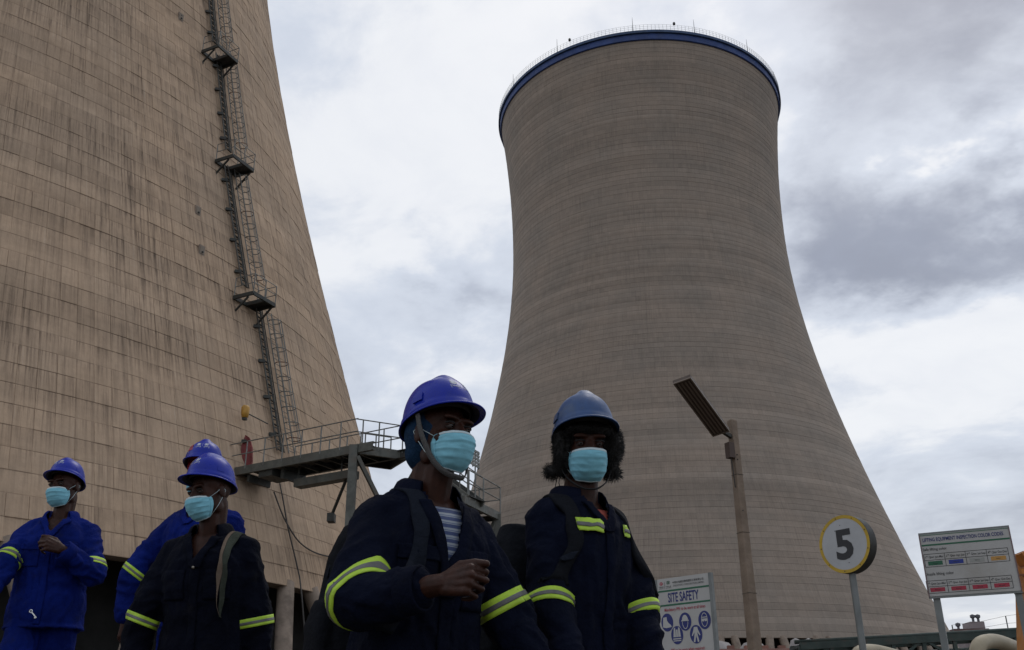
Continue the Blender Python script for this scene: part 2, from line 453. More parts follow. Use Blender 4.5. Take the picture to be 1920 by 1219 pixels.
for zr in (0.4, 0.78, 1.15):
    MB().tube([(T2['cx'] + (RT + 0.35) * math.cos(2 * math.pi * k / 200), T2['cy'] + (RT + 0.35) * math.sin(2 * math.pi * k / 200), zt_ + zr) for k in range(200)], 0.018, 4, closed=True).build('handrail', steel_lt, tower2)
for az in (182, 205, 232, 262, 285, 310, 335, 20, 60, 100, 140):
    a = math.radians(az); x, y = T2['cx'] + RT * math.cos(a), T2['cy'] + RT * math.sin(a)
    MB().tube([(x, y, zt_), (x, y, zt_ + 3.2)], [0.07, 0.02], 5).build('lightning_rod', steel_dark, tower2)
for az in (238, 277):
    a = math.radians(az); x, y = T2['cx'] + (RT + .35) * math.cos(a), T2['cy'] + (RT + .35) * math.sin(a)
    MB().lathe([(0.02, 0), (0.2, 0.05), (0.24, 0.3), (0.18, 0.5), (0.02, 0.6)], (x, y, zt_ + 1.15), 10).build('warning_lamp', steel_dark, tower2)


# ------------------------------------------------------------------ ground
GYP = [(-50, 0.0), (0, 0.02), (2.0, 0.12), (2.86, 0.27), (6.1, 0.88), (6.7, 0.95), (9000, 0.95)]


def groundz(x, y):
    return float(np.interp(y, [a for a, b in GYP], [b for a, b in GYP]))


gm = mat('ground_earth', (0.085, 0.068, 0.052), 0.95, 0, 0.3, 0.8, 0.8, 6, dirt=(0.09, 0.075, 0.06), dirt_amt=0.6, dscale=0.3)
ys = [-3000, -400, -60, -10, 0, 1.5] + list(np.linspace(2, 7, 21)) + [8, 10, 14, 20, 30, 50, 90, 160, 400, 1200, 4000]
xs = [-4000, -1000, -300, -100, -40, -15] + list(np.linspace(-8, 8, 25)) + [15, 40, 100, 300, 1000, 4000]
vs = [(x, y, groundz(x, y) + (0.02 * noise.noise(Vector((x * .9, y * .9, 0))) if abs(x) < 9 and 0 < y < 9 else 0)) for y in ys for x in xs]
W_ = len(xs); fs = [(j * W_ + i, j * W_ + i + 1, (j + 1) * W_ + i + 1, (j + 1) * W_ + i) for j in range(len(ys) - 1) for i in range(W_ - 1)]
tag(MB().add(vs, fs).build('ground', gm, None, True), kind='structure')

# ------------------------------------------------------------------ ladders, platforms and walkway on the near tower
def hit1(x, y):                      # where the pixel's ray meets the near tower's shell
    d = ray(x, y); t = 20.0
    while t < 160:
        P = d * t
        if math.hypot(P.x - T1['cx'], P.y - T1['cy']) < trad(P.z) * T1['s']: break
        t += 0.03
    return CAMP + d * t


def surf1(ang, zw, off=0.0):         # point on the shell at angle, world height, stand-off
    R = trad(zw - CAMZ) * T1['s'] + off
    return Vector((T1['cx'] + R * math.cos(ang), T1['cy'] + R * math.sin(ang), zw))


def angz(p): return math.atan2(p.y - T1['cy'], p.x - T1['cx']), p.z


rusty = mat('steel_rusty', (0.12, 0.055, 0.035), 0.8, 0.1, 0.35, 4, 0.3, 30)


def caged_ladder(pa, pb, label, tray_w):
    """pa (top) and pb (bottom) are photo pixels; runs up the shell beside its cable tray"""
    (a0, z0), (a1, z1) = angz(hit1(*pb)), angz(hit1(*pa))
    root = thing('caged_ladder', surf1(a0, z0, 0.3), label, 'ladder', 'ladder sections on the near tower')
    N = 14
    R0 = trad(z0 - CAMZ) * T1['s']
    def P(t, side, off):             # side in metres along the shell
        z = z0 + (z1 - z0) * t; a = a0 + (a1 - a0) * t + side / R0
        return surf1(a, z, off)
    tray = MB()
    tm = mat('tray_steel', (0.065, 0.064, 0.056), 0.6, 0.2, 0.3, 3, 0.3, 30, dirt=(0.07, 0.045, 0.03), dirt_amt=0.6)
    for sd_ in (-tray_w, 0.0):
        MB().tube([P(i / N, sd_ - 0.25, 0.22) for i in range(N + 1)], 0.045, 5).build('tray_rail', tm, root)
    nst = int((z1 - z0) / 0.22)
    for i in range(nst):
        t = (i + .5) / nst; tray.beam(P(t, -tray_w - 0.25, 0.22), P(t + (0.3 / nst if i % 2 else -0.3 / nst), -0.25, 0.22), 0.10, 0.03)
    tag(tray.build('tray_slats', tm, root), kind='stuff')
    for sd_ in (-0.12, -0.36): MB().tube([P(i / N, sd_ - 0.05, 0.27) for i in range(N + 1)], 0.03, 5).build('cable', steel_dark, root)
    for sd_ in (0.0, 0.48): MB().tube([P(i / N, sd_, 0.42) for i in range(N + 1)], 0.03, 5).build('ladder_rail', steel_lt, root)
    nr = int((z1 - z0) / 0.30); rg = MB()
    for i in range(nr):
        t = (i + .5) / nr; rg.tube([P(t, 0.0, 0.42), P(t, 0.48, 0.42)], 0.018, 4, False)
    tag(rg.build('rungs', steel_lt, root), kind='stuff')
    nh = int((z1 - z0) / 0.85)
    for i in range(nh):
        t = (i + 0.9) / nh * 0.93
        MB().tube([P(t, 0.24 - 0.36 * math.cos(math.pi * k / 8) if 0 < k < 8 else (0.0 if k == 0 else 0.48), 0.42 + 0.64 * math.sin(math.pi * k / 8)) for k in range(9)], 0.026, 4).build('cage_hoop', steel_lt if i % 5 else rusty, root)
    for k in (1.6, 3, 4, 5, 6.4):
        MB().tube([P(0.06 + 0.87 * i / N, 0.24 - 0.36 * math.cos(math.pi * k / 8), 0.42 + 0.64 * math.sin(math.pi * k / 8)) for i in range(N + 1)], 0.018, 4).build('cage_strap', steel_lt, root)
    for i in range(4):
        t = (i + .4) / 4
        MB().beam(P(t, -tray_w - 0.45, 0.02), P(t, -tray_w - 0.2, 0.28), 0.16, 0.16).build('wall_bracket', steel_dark, root)
    return root


caged_ladder((392, -60), (407, 92), 'topmost caged ladder section, cut by the upper frame edge', 0.42)
caged_ladder((412, 112), (432, 292), 'caged ladder section between the highest and the middle rest platform', 0.42)
caged_ladder((428, 318), (463, 545), 'caged ladder section between the middle and the lowest rest platform', 0.42)
caged_ladder((487, 585), (528, 852), 'lowest and longest caged ladder section, standing on the walkway', 0.42)


def rest_platform(px, py, label):
    a, z = angz(hit1(px, py)); R0 = trad(z - CAMZ) * T1['s']
    root = thing('rest_platform', surf1(a, z, 0), label, 'platform', 'rest platforms on the near tower')
    def P(s_, o, dz=0.0): return surf1(a + s_ / R0, z, 0) + Vector((math.cos(a), math.sin(a), 0)) * o + Vector((0, 0, dz))
    s0, s1, o1 = -0.70, 1.05, 1.35
    nm = steel_dark
    for (p, q) in ((P(s0, 0.05), P(s0, o1)), (P(s1, 0.05), P(s1, o1)), (P(s0, o1), P(s1, o1)), (P(s0, 0.1), P(s1, 0.1)), (P(.25, .1), P(.25, o1))):
        MB().beam(p, q, 0.09, 0.2).build('frame_beam', nm, root)
    g = MB()
    for i in range(12):
        t = (i + .5) / 12; g.beam(P(0.25 + (s1 - .25) * t, 0.12, .08), P(0.25 + (s1 - .25) * t, o1, .08), 0.05, 0.03)
    for i in range(9):
        t = (i + .5) / 9; g.beam(P(0.25, .12 + o1 * t * .92, .10), P(s1, .12 + o1 * t * .92, .10), 0.02, 0.02)
    tag(g.build('grating', nm, root), kind='stuff')
    MB().beam(P(s1 - 0.1, o1 - .1, -0.1), P(s1 - 0.1, 0.05, -1.2), 0.08, 0.08).build('brace', nm, root)
    MB().beam(P(s0 + 0.05, o1 * .75, -0.1), P(s0 + 0.05, 0.05, -0.9), 0.08, 0.08).build('brace', nm, root)
    MB().box(P(s0 + 0.05, 0.08, -0.95), (0.3, 0.2, 0.3)).build('foot_plate', nm, root)
    pts = [P(s0, 0.1), P(s0, o1), P(s1, o1), P(s1, 0.1)]
    for h in (0.6, 1.1): MB().tube([p + Vector((0, 0, h)) for p in pts], 0.025, 5).build('handrail', steel_lt, root)
    for p in (P(s0, .1), P(s0, o1), P((s0 + s1) / 2, o1), P(s1, o1), P(s1, o1 / 2), P(s1, 0.1)):
        MB().tube([p, p + Vector((0, 0, 1.1))], 0.028, 5).build('rail_post', steel_lt, root)


rest_platform(392, 110, 'highest rest platform with railing high on the near tower')
rest_platform(418, 314, 'middle rest platform with railing, between two ladder sections')
rest_platform(453, 568, 'lowest rest platform with railing, above the longest ladder section')

for (px, py, lb) in ((338, 33, 'small grey hatch high up, left of the topmost ladder'), (370, 396, 'small grey hatch left of the third ladder section'), (377, 470, 'small grey hatch just below another, left of the ladder')):
    p = hit1(px, py); a, z = angz(p); rt = Matrix.Rotation(a, 3, 'Z')
    r_ = thing('wall_hatch', p, lb, 'hatch', 'hatches in the near tower')
    MB().box(surf1(a, z, 0.02), (0.10, 0.36, 0.56), rt).build('hatch_frame', col_conc, r_)
    MB().box(surf1(a, z, 0.05), (0.08, 0.26, 0.44), rt).build('hatch_cover', mat('hatch_grey', (0.22, 0.18, 0.14), 0.8), r_)
    for dz in (-.12, .12): MB().box(surf1(a, z + dz, 0.10), (0.05, 0.08, 0.08), rt).build('bolt', steel_dark, r_)

# yellow siren lamp on a rod beside the ladder foot
p = hit1(455, 780); q = hit1(500, 802)
r_ = thing('siren_lamp', p, 'small yellow lamp on a rod to the left of the lowest ladder', 'lamp')
yel = mat('yellow_plastic', (0.42, 0.22, 0.03), 0.5, 0, 0.15, 5)
pa = p + Vector((0.3, -0.7, 0)); MB().lathe([(0.02, -0.34), (0.15, -0.30), (0.19, -0.1), (0.2, 0.16), (0.14, 0.26), (0.02, 0.3)], pa, 12).build('lamp_body', yel, r_, True)
MB().tube([pa + Vector((0.1, 0, -0.1)), q + Vector((.2, -.6, 0))], 0.03, 5).build('rod', steel_dark, r_)
MB().box(pa + Vector((0, 0, -0.38)), (0.2, 0.2, 0.1)).build('cap', steel_dark, r_)
p = at(462, 845, 44.2)
red = mat('red_brown_cloth', (0.17, 0.035, 0.035), 0.85, 0, 0.2, 3, 0.3, 10)
r_ = thing('end_cover', p, 'dull red pointed cover standing at the left end of the walkway', 'cover')
P_ = [(-.10, -1.0), (.30, -0.95), (.34, -.45), (.28, .15), (.12, .60), (-.10, .75), (-.20, .2), (-.19, -.5)]
mb = MB(); n = len(P_)
mb.add([p + Vector((x - .02, -0.12 + .1 * (abs(z) > .7), z)) for x, z in P_] + [p + Vector((x - .02, 0.12, z)) for x, z in P_], [tuple(range(n))] + [tuple(range(n, 2 * n))[::-1]] + [(i, n + i, n + (i + 1) % n, (i + 1) % n) for i in range(n)])
mb.build('cover_shell', red, r_); MB().box(p + Vector((-.12, -.1, .42)), (0.22, 0.14, 0.14)).build('clamp', steel_dark, r_)

# ---- the walkway from the tower wall to the steel post
ZD = 12.95                                         # deck level
wl = atz(440, 876, ZD); wr = atz(664, 833, ZD); ww = atz(752, 850, ZD)
ex = (wr - wl); ex.z = 0; L_ = ex.length; ex.normalize(); ey = Vector((-ex.y, ex.x, 0)); WD = 1.75; ez = Vector((0, 0, 1))
wk = thing('walkway', wl, 'long steel walkway with railings reaching from the tower wall to the tall post', 'walkway')
def W(s_, o, z=0.0): return wl + ex * s_ + ey * o + ez * z
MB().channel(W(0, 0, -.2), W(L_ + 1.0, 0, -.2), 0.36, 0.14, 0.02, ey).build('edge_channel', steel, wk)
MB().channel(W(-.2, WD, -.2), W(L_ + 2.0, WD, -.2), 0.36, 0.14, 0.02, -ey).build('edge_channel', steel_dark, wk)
for i in range(9):
    s_ = 0.3 + L_ * i / 8.3
    MB().beam(W(s_, 0.05, -.30), W(s_, WD - .05, -.30), 0.08, 0.16).build('cross_beam', steel_dark, wk)
for i in range(8):
    s0, s1 = 0.02 + L_ * i / 8 * 1.08, L_ * (i + 1) / 8 * 1.08
    MB().box(W((s0 + s1) / 2, WD / 2, 0.0), (s1 - s0 - .02, WD - .1, 0.012), Matrix((ex, ey, ez)).transposed()).build('deck_plate', mat('deck_plate', (0.12, 0.11, 0.095), 0.7, 0.1, 0.3, 2), wk)
MB().beam(W(0.7, .2, -.55), W(0.7, WD -.2, -.55), 0.14, 0.34).build('bracket', steel_dark, wk)
MB().beam(W(2.6, .3, -.60), W(2.6, WD, -.60), 0.16, 0.42).build('bracket', steel_dark, wk)
MB().box(W(1.8, .7, -.5), (0.8, 1.2, 0.3), Matrix((ex, ey, ez)).transposed()).build('bearing_block', steel_dark, wk)
# lower stub beam with its strut
MB().beam(W(3.0, 0.9, -1.0), W(6.2, 0.9, -1.0), 0.5, 0.34).build('stub_beam', steel, wk)
MB().beam(W(5.7, 0.9, -1.2), W(4.7, 1.3, -2.5), 0.10, 0.10).build('stub_strut', steel_dark, wk)
MB().box(W(4.65, 1.35, -2.6), (.3, .5, .35)).build('strut_foot', steel_dark, wk)
MB().tube([W(3.2, 0.7, -.2), W(3.2, .7, -.9)], .04, 5).build('hanger', steel_dark, wk)
MB().tube([W(5.6, 0.7, -.2), W(5.6, .7, -.9)], .04, 5).build('hanger', steel_dark, wk)


def railing(root, pts, posts_at, hs=(0.55, 1.1), r_=0.026, m_=None, kick=True):
    m_ = m_ or steel_lt; pts = [Vector(p) for p in pts]
    for h in hs: MB().tube([p + ez * h for p in pts], r_, 6).build('handrail', m_, root)
    for (i, t) in posts_at:
        p = pts[i].lerp(pts[min(i + 1, len(pts) - 1)], t); MB().tube([p + ez * -0.15, p + ez * hs[-1]], r_ * 1.15, 6).build('rail_post', m_, root)


nb_ = 7
railing(wk, [W(-.6, 0.0), W(L_ + .15, 0)], [(0, (i + .15) / nb_) for i in range(nb_ + 1) if i < 7])
railing(wk, [W(1.9, WD), W(L_ + 1.2, WD)], [(0, i / 6) for i in range(7)])
MB().tube([W(-.6, 0, .5), W(-.75, .25, .5), W(-.75, .25, 1.1), W(-.6, 0, 1.1)], .026, 6).build('handrail', steel_lt, wk)
MB().box(W(L_ * .72, WD * .5, .06), (2.2, .8, .05), Matrix((ex, ey, ez)).transposed()).build('loose_plank', steel, wk)

# ---- support frame under the walkway end and landing, then the stairs down
fr = thing('support_frame', atz(655, 1040, GZ + 6), 'tall steel post frame with diagonal braces carrying the walkway end', 'steel frame')
pA = wr + ex * 0.0 + ez * -.05
MB().beam(Vector((pA.x, pA.y - .02, GZ)), pA, 0.34, 0.34, (0, 1, 0)).build('post', steel, fr)
MB().box((pA.x, pA.y, GZ + .05), (.8, .8, .1)).build('base_plate', steel, fr)
pB = pA + ey * 2.3 + ex * 1.6; MB().beam(Vector((pB.x, pB.y, GZ)), pB + ez * -.36, 0.3, 0.3, (0, 1, 0)).build('post', steel, fr)
pC = pA + ex * 0.2 + ez * -.5
MB().beam(pC, Vector((pB.x, pB.y, ZD - 5.0)), 0.16, 0.16).build('brace', steel, fr)
MB().beam(Vector((pB.x, pB.y, ZD - .6)), Vector((pA.x, pA.y, ZD - 6.0)), 0.12, 0.12).build('brace', steel_dark, fr)
MB().beam(Vector((pA.x, pA.y, ZD - 5.2)), Vector((pB.x, pB.y, ZD - 5.2)), 0.2, 0.25).build('tie_beam', steel, fr)

land = thing('stair_landing', ww, 'small steel landing between the walkway end and the stairs', 'landing')
l0 = W(L_ + .05, 0); l1 = atz(762, 846, ZD); l1 = Vector((l1.x, l1.y, ZD))
lx = (l1 - l0); lx.z = 0; LL = lx.length; lx.normalize(); ly = Vector((-lx.y, lx.x, 0))
def LP(s_, o, z=0.0): return l0 + lx * s_ + ly * o + ez * z
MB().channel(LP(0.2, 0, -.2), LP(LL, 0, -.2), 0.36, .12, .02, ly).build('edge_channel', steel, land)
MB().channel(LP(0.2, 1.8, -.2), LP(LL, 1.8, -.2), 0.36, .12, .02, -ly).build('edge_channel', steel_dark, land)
MB().beam(LP(LL, 0, -.2), LP(LL, 1.8, -.2), .1, .36).build('end_beam', steel, land)
MB().box(LP(LL / 2 + .1, .9, 0.0), (LL - .2, 1.75, .012), Matrix((lx, ly, ez)).transposed()).build('deck_plate', MATS['deck_plate'], land)
railing(land, [LP(0, 0), LP(LL * .45, 0), LP(LL, 0)], [(0, .3), (1, .0), (1, 1)])
railing(land, [LP(0.9, 1.8), LP(LL, 1.8)], [(0, .0), (0, .5), (0, 1)])

ZL = 10.6                                          # level of the lower landing
q0 = atz(877, 930, ZL); q1 = atz(938, 969 - 8, ZL); q0.z = q1.z = ZL
stairs = thing('steel_stairs', q0, 'steel staircase running down from the landing behind the man with the striped shirt', 'stairs')
dirx = (q0 - LP(LL, 0)); dirx.z = 0; dirx.normalize(); sdx = Vector((-dirx.y, dirx.x, 0))
sA = LP(LL, 0.0, -.1); sB = q0 + ez * -.1; 
for o in (0.0, 1.2):
    MB().beam(sA + sdx * o, sB + sdx * o, .06, .30).build('stringer', steel, stairs)
    for h in (.6, 1.1): MB().tube([sA + sdx * o + ez * h, sB + sdx * o + ez * h], .026, 6).build('handrail', steel_lt, stairs)
    for i in range(9):
        p = (sA + sdx * o).lerp(sB + sdx * o, i / 8); MB().tube([p, p + ez * 1.1], .028, 6).build('rail_post', steel_lt, stairs)
ns = 20
for i in range(ns):
    p = sA.lerp(sB, (i + .5) / ns) + ez * .06
    MB().beam(p + dirx * 0, p + sdx * 1.2, .26, .035).build('tread', steel_dark, stairs)

lp = thing('lower_platform', q1, 'lower steel platform with railing and slatted grey plate, in front of the grey tower', 'platform')
kx = (q1 - q0); KL = kx.length; kx.normalize(); ky = Vector((-kx.y, kx.x, 0))
def K(s_, o, z=0.0): return q0 + kx * s_ + ky * o + ez * z
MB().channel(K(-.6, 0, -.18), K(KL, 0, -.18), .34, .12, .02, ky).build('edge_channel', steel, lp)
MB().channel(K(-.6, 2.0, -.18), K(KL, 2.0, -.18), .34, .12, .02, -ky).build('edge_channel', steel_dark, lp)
for s_ in (0.0, KL * .5, KL): MB().beam(K(s_, 0.02, -.22), K(s_, 1.98, -.22), .1, .24).build('cross_beam', steel_dark, lp)
MB().box(K(KL / 2 - .3, 1.0, 0), (KL + .5, 1.9, .012), Matrix((kx, ky, ez)).transposed()).build('deck_plate', MATS['deck_plate'], lp)
railing(lp, [K(.1, 0), K(KL, 0), K(KL, 2.0)], [(0, 0), (0, .45), (1, 0), (1, .5), (1, 1)])
railing(lp, [K(-.3, 2.0), K(KL, 2.0)], [(0, .2), (0, .6)])
MB().beam(K(KL - .1, .1, -.1) * 1, Vector((K(KL - .1, .1).x, K(KL - .1, .1).y, GZ)), .32, .32, (0, 1, 0)).build('post', steel, lp)
MB().beam(K(-.4, .1, -.1) * 1, Vector((K(-.4, .1).x, K(-.4, .1).y, GZ)), .32, .32, (0, 1, 0)).build('post', steel, lp)
MB().beam(K(KL - .1, .2, -.3), K(-.4, .2, -5.2), .14, .14).build('brace', steel, lp)
# slatted plate on the railing
pc = K(.55, 0.0, 1.75)
MB().tube([K(.7, 0, -.1), K(.7, 0, 2.0)], .03, 6).build('plate_post', steel_lt, lp)
for i in range(5):
    MB().box(pc + ez * (.30 - i * .15), (1.1, .04, .105), Matrix((kx, ky, ez)).transposed()).build('slat', steel_lt, lp)
for o in (-.52, 0.0, .52): MB().box(pc + kx * o + ky * .04 , (.06, .04, .78), Matrix((kx, ky, ez)).transposed()).build('slat_frame', steel_lt, lp)

# hanging cables under the walkway
cbm = mat('cable_black', (0.03, 0.027, 0.025), 0.7)
def wall_cable(pix, lb):
    pts = [hit1(x, y) + Vector((0.05, -0.25, 0)) for x, y in pix]
    out = []
    for i in range(len(pts) - 1):
        for k in range(5): out.append(pts[i].lerp(pts[i + 1], k / 5))
    out.append(pts[-1])
    for _ in range(6): out = [out[0]] + [(out[i - 1] + out[i] * 2 + out[i + 1]) / 4 for i in range(1, len(out) - 1)] + [out[-1]]
    tag(MB().tube(out, 0.035, 5).build('cable', cbm), lb, 'cable')
wall_cable([(524, 905), (533, 950), (538, 985), (552, 1040), (562, 1085)], 'black cable hanging straight down the tan shell from the walkway')
wall_cable([(514, 925), (528, 965), (541, 990), (560, 1020), (590, 1040), (630, 1048), (655, 1048)], 'black cable sagging sideways in a curve across the tan shell')
cb2 = atz(562, 1085, 8.3)
tag(MB().tube([hit1(562, 1085) + Vector((.05, -.25, 0)), at(566, 1120, 45.0), at(570, 1170, 44.6), at(573, 1225, 44.3), at(574, 1260, 44.1)], .035, 5).build('cable', cbm), 'black cable hanging free in front of the dark gap between two columns', 'cable')


# ------------------------------------------------------------------ boards, signs and lamp post on the right
def textmesh(body, bold=0.0):
    c = bpy.data.curves.new('t', 'FONT'); c.body = body; c.resolution_u = 3; c.offset = bold
    o = bpy.data.objects.new('t', c); COL.objects.link(o)
    me = bpy.data.meshes.new_from_object(o.evaluated_get(bpy.context.evaluated_depsgraph_get()))
    V = np.array([v.co[:2] for v in me.vertices]); F = [tuple(p.vertices) for p in me.polygons]
    bpy.data.objects.remove(o); bpy.data.curves.remove(c); bpy.data.meshes.remove(me)
    lo, hi = V.min(0), V.max(0); return V, F, lo, hi


def poly_disc(cx, cy, rx, ry=None, n=28, hole=None):
    ry = ry or rx
    vs = [(cx + rx * math.cos(2 * math.pi * k / n), cy + ry * math.sin(2 * math.pi * k / n)) for k in range(n)]
    if hole is None: return vs, [tuple(range(n))]
    vs += [(cx + rx * hole * math.cos(2 * math.pi * k / n), cy + ry * hole * math.sin(2 * math.pi * k / n)) for k in range(n)]
    return vs, [(k, (k + 1) % n, n + (k + 1) % n, n + k) for k in range(n)]


class Board:
    """a vertical board whose face plane is known in 3D; px() turns a photo pixel into board coordinates (metres right, metres down)"""
    def __init__(s, root, P0, ex_):
        s.root = root; s.P0 = Vector(P0); s.ex = Vector(ex_); s.ex.z = 0; s.ex.normalize()
        s.n = s.ex.cross(Vector((0, 0, 1))); s.lay = 0
        if s.n.dot(CAMP - s.P0) < 0: s.n.negate()

    def px(s, x, y):
        d = ray(x, y); t = (s.P0 - CAMP).dot(s.n) / d.dot(s.n); P = CAMP + d * t - s.P0
        return P.dot(s.ex), -P.z

    def pt(s, u, v, off=0.0): return s.P0 + s.ex * u + Vector((0, 0, -v)) + s.n * off

    def shape(s, name, vs, fs, m_, off=0.002, parent=None):
        mb_ = MB(); mb_.add([s.pt(u, v, off) for u, v in vs], fs)
        me = mb_.build(name, m_, parent or s.root); return me

    def rect(s, name, u0, v0, u1, v1, m_, off=0.002): return s.shape(name, [(u0, v0), (u1, v0), (u1, v1), (u0, v1)], [(0, 1, 2, 3)], m_, off)

    def text(s, body, u0, v0, u1, v1, m_, bold=0.0, off=0.004, name='lettering'):
        V, F, lo, hi = textmesh(body, bold); sc = ((u1 - u0) / (hi[0] - lo[0]), (v1 - v0) / (hi[1] - lo[1]))
        return s.shape(name, [(u0 + (x - lo[0]) * sc[0], v1 - (y - lo[1]) * sc[1]) for x, y in V], F, m_, off)

    def textpx(s, body, x0, y0, x1, y1, h, m_, bold=0.0, off=0.004):
        """left-bottom pixel, right-bottom pixel, letter height in pixels"""
        (a, b), (c, d) = s.px(x0, y0), s.px(x1, y1); (_, t) = s.px(x0, y0 - h); vb = (b + d) / 2
        return s.text(body, a, vb - (b - t), c, vb, m_, bold, off)


white = mat('board_white', (0.38, 0.372, 0.355), 0.6, 0, 0.06, 3, dirt=(0.28, 0.25, 0.21), dirt_amt=0.5, dscale=2)
p_green = mat('print_green', (0.015, 0.10, 0.05), 0.6); p_blue = mat('print_blue', (0.012, 0.02, 0.13), 0.6)
p_red = mat('print_red', (0.32, 0.022, 0.045), 0.6); p_black = mat('print_black', (0.02, 0.02, 0.022), 0.6)
p_grey = mat('print_grey', (0.10, 0.10, 0.10), 0.6); p_orange = mat('print_orange', (0.42, 0.22, 0.05), 0.6); p_white = mat('print_white', (0.40, 0.395, 0.38), 0.6)

# -- site safety board
P1 = at(1232, 1087, 12.0); P2 = atz(1328, 1074, P1.z)
sb = thing('safety_board', (P1.x, P1.y, GZ), 'tall white site safety board with blue equipment symbols beside the lamp post', 'sign board')
B = Board(sb, P1, P2 - P1); Wd = (P2 - P1).length; HB = 2.05
rotb = Matrix((B.ex, B.n, ez)).transposed()
MB().box(B.pt(Wd / 2, HB / 2, -0.012), (Wd, 0.024, HB), rotb).build('panel', white, sb)
fm = mat('frame_grey', (0.16, 0.17, 0.165), 0.5, 0.4, 0.1, 4)
MB().beam(B.pt(Wd + .021, -.0, -.01), B.pt(Wd + .021, P1.z - GZ, -.01), .038, .05, B.n).build('post', fm, sb)
MB().beam(B.pt(-.025, 0.0, -.04), B.pt(-.025, P1.z - GZ, -.04), .05, .05, B.n).build('post', fm, sb)
sc_ = (P1.y / ray(1232, 1087).y) / FPX / 7.66      # metres per pixel of the enlarged crop, at the board
def by(T): return T * sc_
def bx(X): return (X - 95) / 745 * Wd
B.rect('green_line', 0.003, by(163), Wd - .003, by(187), p_green); B.rect('green_line', 0.003, by(360), Wd - .003, by(384), p_green)
B.text('SITE SAFETY', bx(240), by(205), bx(682), by(338), p_blue, 0.018)
B.text('Mandatory PPE to be worn at all times', bx(178), by(412), bx(762), by(470), p_red, 0.01)
B.text('PPE to be worn when required:', bx(235), by(960), bx(708), by(1015), p_red, 0.01)
B.text('中国水电建设集团国际工程有限公司', bx(322), by(52), bx(765), by(84), p_black, 0.008)
B.text('SINOHYDRO CORPORATION LIMITED', bx(328), by(100), bx(770), by(126), p_grey, 0.004)
B.shape('emblem', *poly_disc(bx(153), by(68), bx(120) - bx(95), by(23), 20), p_red, .003)
B.shape('emblem_stripe', *poly_disc(bx(153), by(68), bx(113) - bx(95), by(6), 12), white, .0045)
B.text('中国电建', bx(118), by(105), bx(186), by(124), p_black, .004); B.text('POWERCHINA', bx(118), by(130), bx(186), by(142), p_black, .004)
B.rect('divider', bx(199), by(45), bx(204), by(145), p_grey)
for (dx, dy) in ((-13, -10), (13, 10), (-13, 12), (13, -12)):
    cx_, cy_ = bx(255) + (bx(108) - bx(95)) * dx / 13 * .8, by(62 + dy)
    rx_, ry_ = bx(110) - bx(95), by(15)
    B.shape('emblem', [(cx_ - rx_, cy_), (cx_, cy_ - ry_), (cx_ + rx_, cy_), (cx_, cy_ + ry_), (cx_ - rx_ * .5, cy_), (cx_, cy_ - ry_ * .5), (cx_ + rx_ * .5, cy_), (cx_, cy_ + ry_ * .5)], [(0, 1, 5, 4), (1, 2, 6, 5), (2, 3, 7, 6), (3, 0, 4, 7)], p_green, .003)
B.text('中国水电', bx(222), by(105), bx(298), by(124), p_black, .004); B.text('SINOHYDRO', bx(222), by(130), bx(298), by(142), p_black, .004)
rx_, ry_ = bx(95 + 86) - bx(95), by(122)


